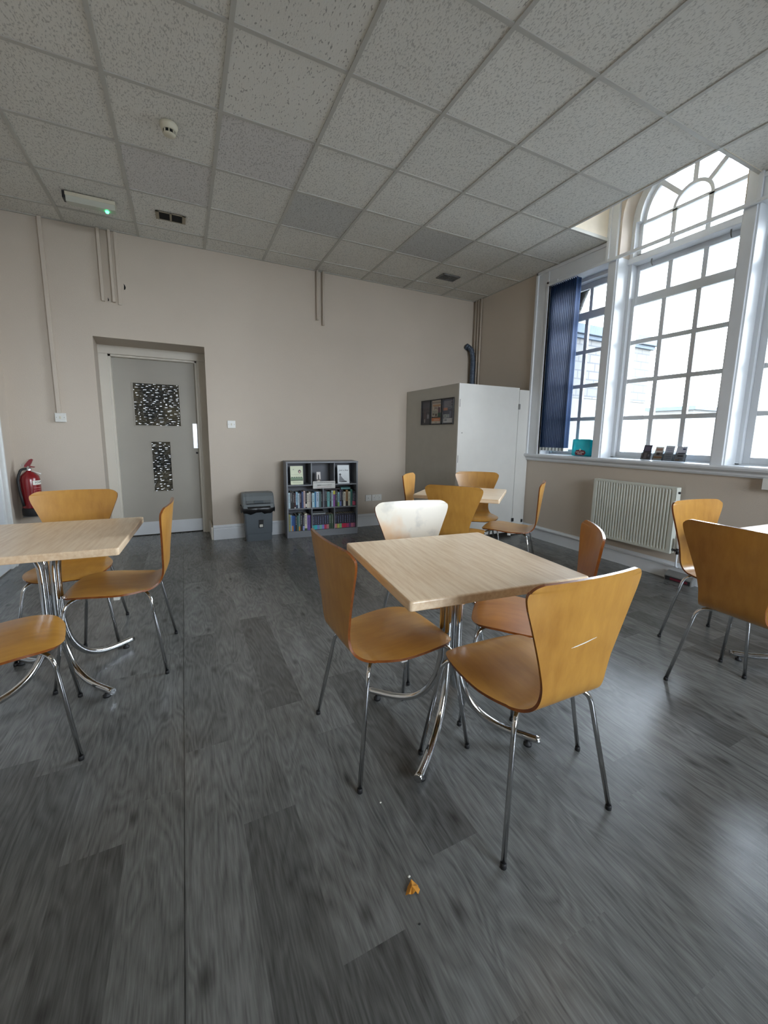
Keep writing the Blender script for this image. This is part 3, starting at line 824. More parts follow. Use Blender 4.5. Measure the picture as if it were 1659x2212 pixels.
# ------------------------------------------------------------ tables
def make_table(label):
    t = thing('square_table', label, 'table', group='square cafe tables')
    bm = new_bm(); h = .36
    vs = box(bm, -h, h, -h, h, .712, .745, bev=0)
    ve = [e for e in bm.edges if abs(e.verts[0].co.z-e.verts[1].co.z) > .01]
    bmesh.ops.bevel(bm, geom=ve, offset=.012, segments=4, affect='EDGES', profile=.5)
    te = [e for e in bm.edges if all(abs(v.co.z-.745) < 1e-5 for v in e.verts) and len([f for f in e.link_faces if abs(f.normal.z) < .5]) > 0]
    bmesh.ops.bevel(bm, geom=te, offset=.006, segments=3, affect='EDGES', profile=.5)
    te = [e for e in bm.edges if all(abs(v.co.z-.712) < 1e-5 for v in e.verts) and any(abs(f.normal.z) < .5 for f in e.link_faces)]
    bmesh.ops.bevel(bm, geom=te, offset=.004, segments=2, affect='EDGES', profile=.5)
    obj('tabletop', bm, m_table, t)
    for k in range(4):
        a = PI/4+k*PI/2; c, s = math.cos(a), math.sin(a)
        bm = new_bm()
        rz = [(.175, .704), (.12, .700), (.07, .672), (.042, .62), (.034, .55), (.033, .36), (.040, .27), (.065, .18), (.115, .105), (.18, .062), (.26, .042), (.385, .036)]
        cp = catmull(rz, 5)
        tube(bm, [(r*c, r*s, z) for r, z in cp], .0155, 14)
        lg = obj('leg', bm, m_chrome, t)
        bm = new_bm(); lathe(bm, [(0, 0), (.016, 0), (.017, .010), (.008, .014), (.008, .026)], 12, cx=.34*c, cy=.34*s); obj('foot_pad', bm, m_black, lg)
    bm = new_bm(); box(bm, -.15, .15, -.15, .15, .702, .7125, bev=.002); obj('mounting_plate', bm, m_blackp, t)
    return t
t0 = make_table('beech laminate table in the middle with four chairs around it')
t0.location = (1.87, -2.21, 0); t0.rotation_euler = (0, 0, R(-5.3))
dup(t0, (.277, -1.135, 0), R(-3.2), 'beech laminate table cut off by the left edge of the photo')
dup(t0, (3.14, -.572, 0), R(43), 'beech laminate table in the far corner in front of the white cubicle')
dup(t0, (3.90, -2.76, 0), R(-3), 'beech laminate table at the right edge, mostly hidden behind chairs')

# ------------------------------------------------------------ cubicle in the corner
cb_ = thing('storage_cubicle', 'tall white panelled cubicle with a flush door in the far right corner', 'cupboard', (3.69, .29, 0))
W_ = XW-3.69-.004; D_ = YW-.29
bm = new_bm(); box(bm, 0, .018, .018, D_-.002, .012, 1.83); obj('side_panel', bm, m_partside, cb_)
bm = new_bm(); box(bm, 0, .892, 0, .018, .045, 1.83, bev=.001)
dr = obj('door', bm, m_part, cb_)
for zz in (1.57, .94):
    bm = new_bm(); box(bm, .012, .018, -.002, 0, zz, zz+.085); obj('slot', bm, m_grey, dr)
bm = new_bm(); lathe(bm, [(0, .002), (.006, .002), (.007, 0)], 10, M=M_face_negY(.06, 0, 1.28)); obj('screw', bm, m_grey, dr)
bm = new_bm(); box(bm, .897, W_, 0, .018, .012, 1.81, bev=.001); ep = obj('end_panel', bm, m_part, cb_)
bm = new_bm(); box(bm, .885, .91, -.012, 0, 1.575, 1.64, bev=.002); obj('hinge', bm, m_grey, cb_)
bm = new_bm(); box(bm, .880, .912, -.016, 0, .18, .225, bev=.004); obj('hinge', bm, m_blackp, cb_)
bm = new_bm(); box(bm, .895, W_-.03, .02, .03, 0, .012); tube(bm, [(.9, .05, 0), (.9, .05, .012)], .02, 10); obj('foot', bm, m_blackp, cb_)
bm = new_bm(); box(bm, W_-.045, W_-.02, -.012, 0, .16, .20, bev=.003); obj('bracket', bm, m_blackp, cb_)

# framed posters on the side of the cubicle
def poster(label, yc, w, art):
    t = thing('framed_poster', label, 'poster', (3.688, yc, 1.53), 0, 'framed posters on the cubicle side')
    h = .305; f = .014
    bm = new_bm()
    for a in [(-w/2, w/2, h/2-f, h/2), (-w/2, w/2, -h/2, -h/2+f), (-w/2, -w/2+f, -h/2, h/2), (w/2-f, w/2, -h/2, h/2)]:
        box(bm, -.014, 0, a[0], a[1], a[2], a[3], bev=.002)
    obj('frame', bm, m_blackp, t)
    bm = new_bm(); mats = []; 
    def rect(y0, y1, z0, z1, colr, d):
        if colr not in mats: mats.append(colr)
        box(bm, -.005-d, -.001, y0, y1, z0, z1, mi=mats.index(colr))
    def txt(s, size, y, z, colr, d=.0009):
        if colr not in mats: mats.append(colr)
        text_bm(bm, s, size, M_face_negX(-.005-d, y, z), .0002, mats.index(colr))
    art(rect, txt, w/2-f, h/2-f)
    ms = [mat('poster_ink', s2l(*c), .5, var=.03) for c in mats]
    obj('print', bm, ms, t)
def art1(rect, txt, a, b):
    rect(-a, a, -b, b, (62, 60, 66), 0)
    for k in range(5): rect(-a+.01, a-.015, b-.03-k*.012, b-.024-k*.012, (95, 95, 105), .0004)
    for k in range(4): rect(-a+.01, a-.03+.006*k, .05-k*.014, .057-k*.014, (90, 84, 88), .0004)
    rect(.0, .045, -.11, .01, (88, 74, 78), .0003); rect(.015, .035, -.125, -.08, (150, 145, 148), .0005)
    rect(-.075, -.03, -.075, -.025, (135, 135, 145), .0005); rect(-.06, -.04, -.03, -.01, (110, 115, 115), .0004)
def art2(rect, txt, a, b):
    rect(-a, a, -b, b, (190, 180, 168), 0)
    for k in range(2): rect(-a+.008, a-.008, b-.022-k*.012, b-.016-k*.012, (80, 75, 75), .0004)
    rect(-a+.01, a-.02, .068, .090, (176, 140, 110), .0004)
    txt('SALE', .052, .0, .048, (60, 40, 40))
    rect(-.085, -.035, -.015, .055, (96, 70, 84), .0004); rect(-.09, -.03, -.06, -.01, (45, 80, 66), .0005)
    rect(-.02, .085, -.035, .02, (150, 148, 135), .0004); rect(-.02, .03, -.05, -.02, (88, 78, 70), .0006); rect(.05, .08, -.04, -.015, (90, 84, 76), .0006)
    rect(-a, a, -.07, -.055, (60, 60, 52), .0005); rect(-a, a, -.108, -.07, (192, 122, 80), .0005)
    rect(-a+.03, a-.05, -.098, -.09, (205, 175, 160), .0008); rect(-.02, .03, -.127, -.12, (120, 130, 110), .0008)
def art3(rect, txt, a, b):
    rect(-a, a, -b, b, (82, 86, 100), 0)
    for k in range(6): rect(-a+.04 if k % 2 else -a+.015, a-.006, b-.03-k*.014, b-.022-k*.014, (140, 138, 145), .0004)
    rect(.01, a-.005, .01, .04, (175, 125, 105), .0005); rect(-a+.01, -.01, .03, .05, (130, 140, 150), .0004)
    rect(.02, a-.004, -.075, -.035, (165, 172, 172), .0004); rect(.04, .07, -.06, -.05, (90, 95, 100), .0007); rect(-.03, .015, -.075, -.035, (150, 156, 160), .0004)
    rect(-.07, -.03, -.07, .0, (108, 112, 128), .0004)
    rect(-a+.004, a-.004, -b+.006, -.08, (185, 188, 190), .0005); rect(.02, .07, -.115, -.09, (140, 144, 148), .0008)
poster('framed dark grey poster, leftmost of the three on the cubicle side', .974, .218, art1)
poster('framed pale SALE poster, middle one of the three on the cubicle side', .733, .232, art2)
poster('framed blue-grey poster nearest the cubicle door edge', .486, .228, art3)

# ------------------------------------------------------------ bookcase
SH_ROT = R(-5.3)
sh = thing('bookcase', 'low grey bookcase with eight compartments against the back wall', 'bookcase', (1.950, 1.226, 0), SH_ROT)
SW, SHH, SD = .874, .915, .258
bm = new_bm()
box(bm, 0, .018, 0, SD, 0, SHH, bev=.001); obj('side_panel', bm, m_greyshelf, sh)
bm = new_bm(); box(bm, SW-.018, SW, 0, SD, 0, SHH, bev=.001); obj('side_panel', bm, m_greyshelf, sh)
bm = new_bm(); box(bm, -.003, SW+.003, -.003, SD, SHH-.016, SHH+.002, bev=.001); obj('top_panel', bm, m_greyshelf, sh)
bm = new_bm(); box(bm, .018, SW-.018, SD-.006, SD, .02, SHH-.016); obj('back_panel', bm, m_greyback, sh)
bm = new_bm(); box(bm, .018, SW-.018, .004, .02, 0, .066); obj('plinth', bm, m_greyshelf, sh)
Z1, Z2, Z3 = .066, .345, .628; TS = .012
for z in (Z1, Z2, Z3):
    bm = new_bm(); box(bm, .018, SW-.018, .003, SD-.006, z, z+TS); obj('shelf', bm, m_greyshelf, sh)
xi0, xi1 = .018, SW-.018; third = (xi1-xi0)/3
for x, za, zb in ((xi0+third, Z3+TS, SHH-.016), (xi0+2*third, Z3+TS, SHH-.016), ((xi0+xi1)/2, Z2+TS, Z3), (xi0+third, Z1+TS, Z2), (xi0+2*third, Z1+TS, Z2)):
    bm = new_bm(); box(bm, x-.005, x+.005, .003, SD-.006, za, zb); obj('divider', bm, m_greyshelf, sh)
def sh_w(x, y, z):
    c, s = math.cos(SH_ROT), math.sin(SH_ROT)
    return (1.950+x*c-y*s, 1.226+x*s+y*c, z)

_cm = {}
def cmat(c):
    if c not in _cm: _cm[c] = mat('book_cover', s2l(*c), .45, var=.04)
    return _cm[c]
m_pages = mat('book_pages', s2l(205, 198, 180), .8, var=.06, vscale=60)
def book(label, group, x, y, z, w, d, h, col, band=None, title=None, lean=0, name='book'):
    """upright book, spine facing the room; x = left edge"""
    cols = [cmat(col), m_pages]
    bm = new_bm()
    box(bm, 0, w, 0, .003, 0, h, 0); box(bm, 0, .0018, 0, d, 0, h, 0); box(bm, w-.0018, w, 0, d, 0, h, 0)
    box(bm, .0018, w-.0018, .003, d-.003, .003, h-.003, 1)
    if band:
        z0, z1, c = band; cols.append(cmat(c)); box(bm, -.0003, w+.0003, -.0008, .002, z0*h, z1*h, 2)
    if title:
        cols.append(cmat(title)); mi = len(cols)-1
        rr = random.Random(int(x*9999)); zz = .38*h
        while zz < .86*h:
            l = rr.uniform(.006, .016); box(bm, w*.38, w*.62, -.0006, .001, zz, zz+l, mi); zz += l+rr.uniform(.003, .008)
    o = obj(name, bm, cols); o.location = sh_w(x, y, z); o.rotation_euler = (0, R(lean), SH_ROT)
    return tag(o, label, 'book', group)
CN = {}
def cname(c):
    r, g, b = c
    mx, mn = max(c), min(c)
    if mx < 45: return 'black'
    if mx-mn < 28: return 'white' if mx > 205 else ('pale grey' if mx > 150 else 'dark grey' if mx < 95 else 'grey')
    if r == mx and g > b+20 and g > r*.7: return 'yellow' if r > 190 else 'tan'
    if r == mx: return ('dark ' if mx < 110 else '')+('pink' if b > g and mx > 150 else 'red')
    if b == mx and r > g: return 'purple'
    if b == mx: return 'navy' if mx < 90 else ('light blue' if mx > 200 else 'blue')
    if g == mx and b > r+20: return 'turquoise' if mx > 130 else 'dark teal'
    return 'dark green' if mx < 110 else 'green'
rows = {
 'middle left': (xi0+.003, (xi0+xi1)/2-.006, Z2+TS, .195, [
   ((205, 225, 232), .020), ((24, 20, 24), .022), ((26, 18, 20), .018), ((70, 20, 30), .014), ((150, 190, 215), .022), ((210, 225, 235), .016), ((40, 22, 50), .020), ((60, 80, 130), .020),
   ((215, 190, 185), .019), ((30, 24, 26), .016), ((225, 220, 205), .018), ((200, 190, 180), .020), ((40, 24, 32), .014), ((190, 225, 235), .026), ((60, 140, 190), .016), ((190, 210, 230), .030), ((90, 125, 125), .020), ((20, 24, 30), .014)]),
 'middle right': ((xi0+xi1)/2+.007, xi1-.003, Z2+TS, .195, [
   ((60, 66, 80), .016), ((20, 24, 32), .020), ((110, 180, 180), .026), ((16, 18, 20), .016), ((190, 215, 225), .018), ((150, 90, 170), .020), ((22, 20, 28), .024), ((160, 205, 215), .020), ((36, 34, 70), .020), ((20, 20, 26), .018),
   ((225, 222, 205), .026), ((170, 130, 80), .022), ((222, 222, 200), .024), ((60, 130, 120), .022), ((24, 24, 50), .016), ((30, 26, 54), .014)]),
 'bottom left': (xi0+.003, xi0+third-.008, Z1+TS, .2, [
   ((170, 165, 100), .016), ((150, 190, 215), .014), ((40, 100, 180), .016), ((30, 80, 150), .018), ((20, 24, 30), .018), ((50, 110, 100), .016), ((130, 160, 160), .016), ((16, 16, 20), .024), ((30, 28, 60), .018), ((222, 218, 200), .028), ((120, 90, 170), .034)]),
 'bottom middle': (xi0+third+.008, xi0+2*third-.008, Z1+TS, .185, [((14, 16, 44), .026)]*7+[((30, 70, 40), .026), ((50, 80, 50), .024)]),
 'bottom right': (xi0+2*third+.008, xi1-.003, Z1+TS, .185, [((14, 14, 40), .028)]*8+[((14, 14, 40), .024)]),
}
tabs = {'bottom middle': [(60, 170, 170), (50, 190, 200), (120, 140, 200), (120, 190, 170), (130, 130, 200), (200, 50, 90), (190, 130, 130)],
        'bottom right': [(220, 140, 140), (190, 190, 90), (120, 190, 130), (210, 30, 80), (205, 30, 75), (180, 60, 110), (120, 60, 120), (190, 110, 130), (160, 80, 120)]}
bands = {('middle left', 3): (0, .07, (225, 225, 225)), ('middle left', 4): (0, .2, (40, 60, 90)), ('middle left', 9): (.05, .25, (235, 235, 230)), ('middle right', 5): (.75, .98, (215, 205, 70)),
         ('middle right', 8): (.02, .3, (110, 130, 190)), ('middle right', 11): (0, .3, (40, 24, 20)), ('middle right', 14): (.05, .33, (200, 90, 120)), ('middle right', 15): (.05, .3, (180, 60, 90)),
         ('bottom left', 2): (0, .35, (200, 140, 90)), ('bottom left', 6): (0, .25, (215, 150, 60)), ('bottom left', 8): (0, .3, (150, 160, 215)), ('bottom left', 9): (0, .12, (60, 90, 40)), ('middle right', 7): (0, .3, (150, 190, 110))}
ordw = ['first', 'second', 'third', 'fourth', 'fifth', 'sixth', 'seventh', 'eighth', 'ninth', 'tenth', 'eleventh', 'twelfth', 'thirteenth', 'fourteenth', 'fifteenth', 'sixteenth', 'seventeenth', 'eighteenth']
rnd = random.Random(11)
for rk, (xa, xb, z, hh, bk) in rows.items():
    tot = sum(w for c, w in bk); sc_ = (xb-xa-.002)/tot if rk != 'bottom left' else (xb-xa-.006)/tot
    x = xa
    for i, (c, w) in enumerate(bk):
        w2_ = w*sc_
        h = hh+(rnd.uniform(-.018, .012) if rk[:6] == 'middle' or rk == 'bottom left' else rnd.uniform(-.002, .002))
        if rk == 'bottom left' and i in (7, 4): h += .015
        band = bands.get((rk, i))
        if rk in tabs and i < len(tabs[rk]): band = (.02, .31, tabs[rk][i])
        if rk in tabs and c[2] < 60 and c[0] < 20: ttl = (110, 120, 160)
        else: ttl = (180, 180, 180) if max(c) < 100 else (70, 70, 80)
        bn = cname(band[2])+' foot' if band else 'plain foot'
        side = f'{ordw[i]} from the left in the {rk} compartment'
        book(f'{cname(c)} book with {bn}, {side}', f'books in the {rk} compartment of the bookcase', x+.0004, .022+rnd.uniform(0, .008), z, w2_-.0008, .13, h, c, band, ttl)
        x += w2_
# books lying flat on top of rows
def flat_book(label, x, y, z, w, d, h, col):
    bm = new_bm(); box(bm, 0, w, 0, d, 0, .002, 0); box(bm, 0, w, 0, d, h-.002, h, 0); box(bm, 0, w, 0, .003, 0, h, 0); box(bm, .003, w-.003, .003, d-.003, .002, h-.002, 1)
    o = obj('book', bm, [cmat(col), m_pages]); o.location = sh_w(x, y, z); o.rotation_euler = (0, 0, SH_ROT); return tag(o, label, 'book')
flat_book('turquoise book lying flat on top of the middle right row', xi1-.19, .035, Z2+TS+.2085, .12, .12, .024, (95, 150, 150))
flat_book('dark book lying flat at the left end on top of the middle right row', xi1-.40, .04, Z2+TS+.2085, .2, .12, .016, (50, 40, 44))
flat_book('black book lying flat on top of the navy books, bottom middle', xi0+third+.02, .06, Z1+TS+.2025, .14, .12, .022, (20, 22, 26))
flat_book('pale book lying under the black one on the navy books', xi0+third+.015, .04, Z1+TS+.1885, .16, .13, .013, (170, 178, 182))
# display books on the top shelf
def display_book(label, xc, w, h, th, cover, art, y=.06, lean=8):
    t = thing('book', label, 'book', sh_w(xc, y, Z3+TS), SH_ROT, 'display books on the top shelf')
    t.rotation_euler = (R(-lean), 0, SH_ROT)
    bm = new_bm(); mats = [cmat(cover)]
    box(bm, -w/2, w/2, 0, .002, 0, h); box(bm, -w/2, w/2, th-.002, th, 0, h); box(bm, -w/2, -w/2+.002, 0, th, 0, h)
    obj('cover', bm, mats, t)
    bm = new_bm(); box(bm, -w/2+.002, w/2-.003, .002, th-.002, .003, h-.003); obj('pages', bm, m_pages, t)
    bm = new_bm(); ms = []
    def rect(x0, x1, z0, z1, c, d=.0003):
        if c not in ms: ms.append(c)
        box(bm, x0, x1, -d, 0, z0, z1, mi=ms.index(c))
    def disc(x, z, rx, rz, c, d=.0004):
        if c not in ms: ms.append(c)
        poly_prism(bm, [(x+rx*math.cos(q*PI/8), z+rz*math.sin(q*PI/8)) for q in range(16)], 1, -d, 0, mi=ms.index(c))
    def txt(s, size, x, z, c, shear=.3):
        tb = new_bm(); text_bm(tb, s, size, M_face_negY(x, -.0006, z), .0002, 0, shear=shear)
        obj('title', tb, cmat(c), t)
    def pol(pts, c, d=.0004):
        if c not in ms: ms.append(c)
        poly_prism(bm, pts, 1, -d, 0, mi=ms.index(c))
    def scrib(x0, x1, z, a, c):
        if c not in ms: ms.append(c)
        n = 26; pts = [(x0+(x1-x0)*q/n+.002*math.sin(q*2.3), -.0008, z+a*math.sin(q*1.7)*(.6+.4*math.sin(q*.9))) for q in range(n+1)]
        tube(bm, pts, .0007, 5, mi=ms.index(c))
    art(rect, disc, txt, pol, scrib)
    obj('cover_art', bm, [cmat(c) for c in ms], t)
def a1(rect, disc, txt, pol, scrib):
    disc(.035, .155, .017, .022, (50, 20, 22)); disc(.036, .150, .009, .012, (215, 180, 160), .0007)
    rect(-.045, -.03, .178, .183, (50, 55, 50)); scrib(-.06, .06, .118, .005, (70, 80, 60))
    rect(-.072, .072, .05, .082, (110, 140, 100)); rect(-.072, .072, .045, .058, (60, 84, 50), .0006)
    for k in range(5): disc(-.055+.027*k, .084, .012, .009, (84, 112, 80), .0006)
    rect(-.05, .05, .022, .026, (120, 130, 95))
def a2(rect, disc, txt, pol, scrib):
    rect(-.024, .024, 0.0, .055, (70, 50, 40)); disc(0, .105, .007, .008, (40, 30, 30)); pol([(-.010, .05), (.010, .05), (.007, .098), (-.007, .098)], (50, 42, 42))
    rect(-.016, .016, .02, .042, (190, 180, 165), .0006)
def a3(rect, disc, txt, pol, scrib):
    txt('just a boy', .030, .004, .165, (40, 42, 46))
    disc(-.042, .112, .013, .014, (50, 52, 56)); pol([(-.058, .02), (.03, .02), (.012, .04), (-.018, .075), (-.036, .1), (-.054, .095)], (118, 122, 128))
    pol([(-.05, .016), (.045, .018), (.03, .034), (-.02, .026)], (56, 58, 62), .0007)
display_book('pale green display book with a round portrait, top left compartment', xi0+.115, .150, .222, .022, (226, 232, 200), a1)
display_book('small display book with a figure on its cover, top middle compartment', xi0+third+.10, .050, .145, .018, (222, 215, 210), a2, y=.07)
display_book('white display book with a sitting figure, top right compartment', xi0+2*third+.125, .150, .228, .022, (222, 228, 230), a3, y=.03)
# sign plaque
t_ = thing('bookcase_sign', 'small white rectangular sign fixed across the middle of the bookcase top shelf', 'sign', sh_w(SW/2+.01, -.012, .592), SH_ROT)
bm = new_bm(); box(bm, -.136, .136, 0, .006, 0, .088, bev=.001); obj('board', bm, m_wplast, t_)
bm = new_bm()
rr = random.Random(4); x = -.125
while x < .12:
    l = rr.uniform(.006, .018); box(bm, x, min(x+l, .125), -.0006, 0, .070, .076); x += l+.004
for (x0, x1, a) in ((-.085, -.04, .011), (-.035, .03, .007), (.035, .09, .009)):
    n = 22; tube(bm, [(x0+(x1-x0)*q/n, -.0012, .040+a*math.sin(q*1.9)*(.7+.3*math.sin(q))) for q in range(n+1)], .0011, 5)
obj('writing', bm, m_ink, t_)
bm = new_bm(); box(bm, -.09, .09, -.0006, 0, .014, .0175); obj('underline', bm, m_maroon, t_)

# ------------------------------------------------------------ waste bin
bn_ = thing('waste_bin', 'grey plastic swing-top waste bin with a black liner beside the bookcase', 'bin', (1.634, 1.350, 0), R(-2.5))
bm = new_bm()
def frustum(bm, w0, d0, w1, d1, z0, z1, mi=0, yo=0):
    vs = [bm.verts.new(p) for p in ((-w0/2, -d0/2, z0), (w0/2, -d0/2, z0), (w0/2, d0/2, z0), (-w0/2, d0/2, z0),
                                    (-w1/2, -d1/2, z1), (w1/2, -d1/2, z1), (w1/2, d1/2, z1), (-w1/2, d1/2, z1))]
    for q in ((0, 3, 2, 1), (4, 5, 6, 7), (0, 1, 5, 4), (1, 2, 6, 5), (2, 3, 7, 6), (3, 0, 4, 7)):
        bm.faces.new([vs[i] for i in q]).material_index = mi
frustum(bm, .285, .20, .292, .205, 0, .085); frustum(bm, .296, .21, 0.315, .235, .089, .37); frustum(bm, .28, .196, .28, .196, .08, .095)
bmesh.ops.bevel(bm, geom=[e for e in bm.edges if abs(e.verts[0].co.z-e.verts[1].co.z) > .05], offset=.018, segments=3, affect='EDGES', profile=.5)
obj('body', bm, m_bin, bn_)
bm = new_bm(); n = 40
def lin(q, z, off):
    a = 2*PI*q/n; c, s = math.cos(a), math.sin(a); p = 5
    r = 1/((abs(c)**p+abs(s)**p)**(1/p)); wob = 1+off*math.sin(q*2.3)*.5
    return (c*r*.188*wob, s*r*.130*wob, z)
rgs = [[bm.verts.new(lin(q, .410, 0)) for q in range(n)], [bm.verts.new(lin(q, .375, .06)) for q in range(n)], [bm.verts.new(lin(q, .333+.012*math.sin(q*1.1)+.006*math.sin(q*2.7), .04)) for q in range(n)]]
for a, b2 in zip(rgs, rgs[1:]):
    for q in range(n): bm.faces.new((a[q], a[(q+1) % n], b2[(q+1) % n], b2[q])).smooth = True
ln = obj('bin_liner', bm, m_bag, bn_); md = ln.modifiers.new('thick', 'SOLIDIFY'); md.thickness = .003; md.offset = -1
DZ = -.040
bm = new_bm()
prof = [(-.135, .43), (-.135, .475), (-.118, .487), (-.085, .56), (-.05, .592), (0, .602), (.07, .598), (.115, .57), (.132, .52), (.135, .43)]
prof = [(y_*.93, z_+DZ) for y_, z_ in prof]
poly_prism(bm, prof, 0, -.178, .178)
bmesh.ops.bevel(bm, geom=[e for e in bm.edges if abs(e.verts[0].co.x-e.verts[1].co.x) < 1e-5 and abs(abs(e.verts[0].co.x)-.178) < 1e-4], offset=.02, segments=3, affect='EDGES', profile=.5)
ld = obj('lid', bm, m_binlid, bn_)
bm = new_bm()
poly_prism(bm, [(-.136, .486), (-.140, .496), (-.132, .504), (-.110, .516), (-.089, .562), (-.052, .597), (0, .607), (.06, .604), (.06, .598), (0, .598), (-.05, .588), (-.08, .55), (-.11, .49)], 0, -.135, .135)
for v in bm.verts: v.co.y *= .93; v.co.z += DZ
fl = obj('flap', bm, m_binlid, ld)
bm = new_bm(); box(bm, -.13, .13, -.1375, -.13, .480, .486)
for v in bm.verts: v.co.y *= .93; v.co.z += DZ
obj('flap_gap', bm, m_ventd, ld)
bm = new_bm(); poly_prism(bm, [(-.139, .490), (-.146, .498), (-.136, .510), (-.115, .516)], 0, -.05, .05)
for v in bm.verts: v.co.y *= .93; v.co.z += DZ
obj('flap_grip', bm, m_bin, ld)
bm = new_bm(); M = Matrix.Rotation(R(-2.7), 4, 'X')
box(bm, -.004, .048, -.1125, -.106, .155, .25, 0)
box(bm, .004, .040, -.1132, -.106, .165, .195, 1); box(bm, .01, .034, -.1138, -.106, .177, .180, 0); lathe(bm, [(0, .1134), (.006, .1134), (.006, .10)], 10, cx=.022, cy=-.205, M=Matrix.Rotation(R(90), 4, 'X'), mi=1)
lathe(bm, [(0, .1134), (.009, .1134), (.009, .10)], 10, cx=.022, cy=-.236, M=Matrix.Rotation(R(90), 4, 'X'), mi=2)
for v in bm.verts: v.co.y -= (v.co.z-.2)*.045+.0
for v in bm.verts: v.co.y -= .0035
obj('sticker', bm, [m_blackp, m_label, m_steel], bn_)

# ------------------------------------------------------------ fire extinguisher
ex = thing('fire_extinguisher', 'red fire extinguisher in the left corner behind a chair', 'fire extinguisher', (-.432, 1.385, .435))
bm = new_bm(); lathe(bm, [(0, .07), (.074, .07), (.077, .08), (.077, .34), (.070, .375), (.045, .405), (.024, .42), (.02, .43)], 28); obj('cylinder', bm, m_red, ex)
bm = new_bm(); lathe(bm, [(0, 0), (.078, 0), (.082, .01), (.082, .06), (.077, .075), (0, .076)], 28); obj('base_ring', bm, m_black, ex)
bm = new_bm(); lathe(bm, [(.021, .428), (.021, .45), (.013, .455), (.013, .47), (0, .47)], 14); obj('valve', bm, m_steel, ex)
bm = new_bm(); poly_prism(bm, [(-.03, .462), (.045, .455), (.05, .462), (.012, .470), (.028, .50), (.04, .53), (.03, .537), (.012, .53), (-.012, .50), (-.028, .475)], 1, -.009, .009); obj('lever', bm, m_red, ex)
bm = new_bm(); tube(bm, [(-.03+.011*math.cos(q*PI/6)-.012, -.01, .478+.011*math.sin(q*PI/6)) for q in range(13)], .0015, 6); obj('safety_pin', bm, m_steel, ex)
bm = new_bm(); tube(bm, smooth_path([(-.015, -.01, .445), (-.05, -.03, .44), (-.075, -.055, .36), (-.066, -.067, .24), (-.045, -.075, .10)], .06), .011, 10); obj('hose', bm, m_black, ex)
bm = new_bm(); tube(bm, [(.02, -.02, .425), (.095, -.03, .395)], [.004, .006], 8); obj('tamper_tag', bm, m_wplast, ex)
def curved(bm, r, a0, a1, z0, z1, mi=0, n=8):
    vs = [[bm.verts.new((r*math.cos(R(a0+(a1-a0)*q/n)), r*math.sin(R(a0+(a1-a0)*q/n)), z)) for q in range(n+1)] for z in (z0, z1)]
    for q in range(n): bm.faces.new((vs[0][q], vs[0][q+1], vs[1][q+1], vs[1][q])).material_index = mi
bm = new_bm(); curved(bm, .0776, -62, 20, .295, .335, 0)
curved(bm, .0778, -60, 20, .265, .269, 1); curved(bm, .0778, -58, 20, .12, .122, 1); curved(bm, .0778, -58, 20, .246, .248, 1); curved(bm, .0778, -58, -56.5, .12, .248, 1)
curved(bm, .0778, -54, -42, .145, .16, 1); curved(bm, .0778, -50, -20, .225, .228, 1); curved(bm, .0778, -50, -20, .215, .217, 1)
def wrap_text(s, size, a_mid, z, r):
    b2 = new_bm(); text_bm(b2, s, size, Matrix.Identity(4), .0001)
    for v in b2.verts:
        a = R(a_mid)+v.co.x/r; v.co = Vector(((r+v.co.z)*math.cos(a), (r+v.co.z)*math.sin(a), z+v.co.y))
    return b2
me_ = bpy.data.meshes.new('w'); b2 = wrap_text('FOAM', .026, -24, .315, .0782); b2.to_mesh(me_); b2.free()
nf = len(bm.faces); bm.from_mesh(me_); bm.faces.ensure_lookup_table()
for f in bm.faces[nf:]: f.material_index = 2
obj('label', bm, [m_label, m_lred, m_ink], ex)
bm = new_bm(); box(bm, -.05, .05, .05, .11, .30, .36, bev=.003); box(bm, -.07, .08, -.05, .112, -.012, 0, bev=.002); obj('wall_bracket', bm, m_grey, ex)

# ------------------------------------------------------------ ceiling things
sd = thing('smoke_detector', 'round cream smoke detector on the ceiling', 'smoke detector', (.915, -.335, CH))
bm = new_bm(); lathe(bm, [(0, 0), (.052, 0), (.052, -.016), (.048, -.022), (.046, -.034), (.036, -.038)], 28); obj('base', bm, m_cream, sd)
bm = new_bm(); lathe(bm, [(.036, -.056), (.034, -.060), (.022, -.066), (0, -.067)], 28); lathe(bm, [(0, -.036), (.030, -.036), (.030, -.058), (0, -.058)], 20)
for k in range(8):
    a = k*PI/4; box(bm, .031, .038, -.003, .003, -.058, -.036, M=Matrix.Rotation(a, 4, 'Z'))
obj('sensor_cap', bm, m_cream, sd)
bm = new_bm(); lathe(bm, [(.0315, -.037), (.0315, -.056)], 24); obj('vent_slots', bm, m_ventd, sd)
em = thing('emergency_light', 'long emergency light box on the ceiling with a glowing green light', 'light', (.30, .90, CH))
bm = new_bm(); box(bm, -.165, .18, -.042, .042, -.03, 0, bev=.004); obj('housing', bm, m_cream, em)
bm = new_bm(); poly_prism(bm, [(-.04, -.03), (.04, -.03), (.034, -.072), (-.034, -.072)], 0, -.16, .178); obj('diffuser', bm, m_diffuser, em)
bm = new_bm(); box(bm, -.182, -.164, -.042, .042, -.055, 0, bev=.002); obj('end_cap', bm, m_blackp, em)
bm = new_bm(); lathe(bm, [(0, -.014), (.010, -.012), (.014, 0), (0, .002)], 12, cx=.115, cy=.01)
for v in bm.verts: v.co.z -= .0725
obj('indicator', bm, m_led, em)
v1 = thing('ceiling_vent', 'small beige ceiling vent with two black openings above the door', 'vent', (.897, .925, CH))
bm = new_bm()
for a in ((-.12, -.092, -.075, .075), (.092, .12, -.075, .075), (-.008, .008, -.075, .075), (-.12, .12, .068, .075), (-.12, .12, -.075, -.068)): box(bm, a[0], a[1], a[2], a[3], -.006, .0)
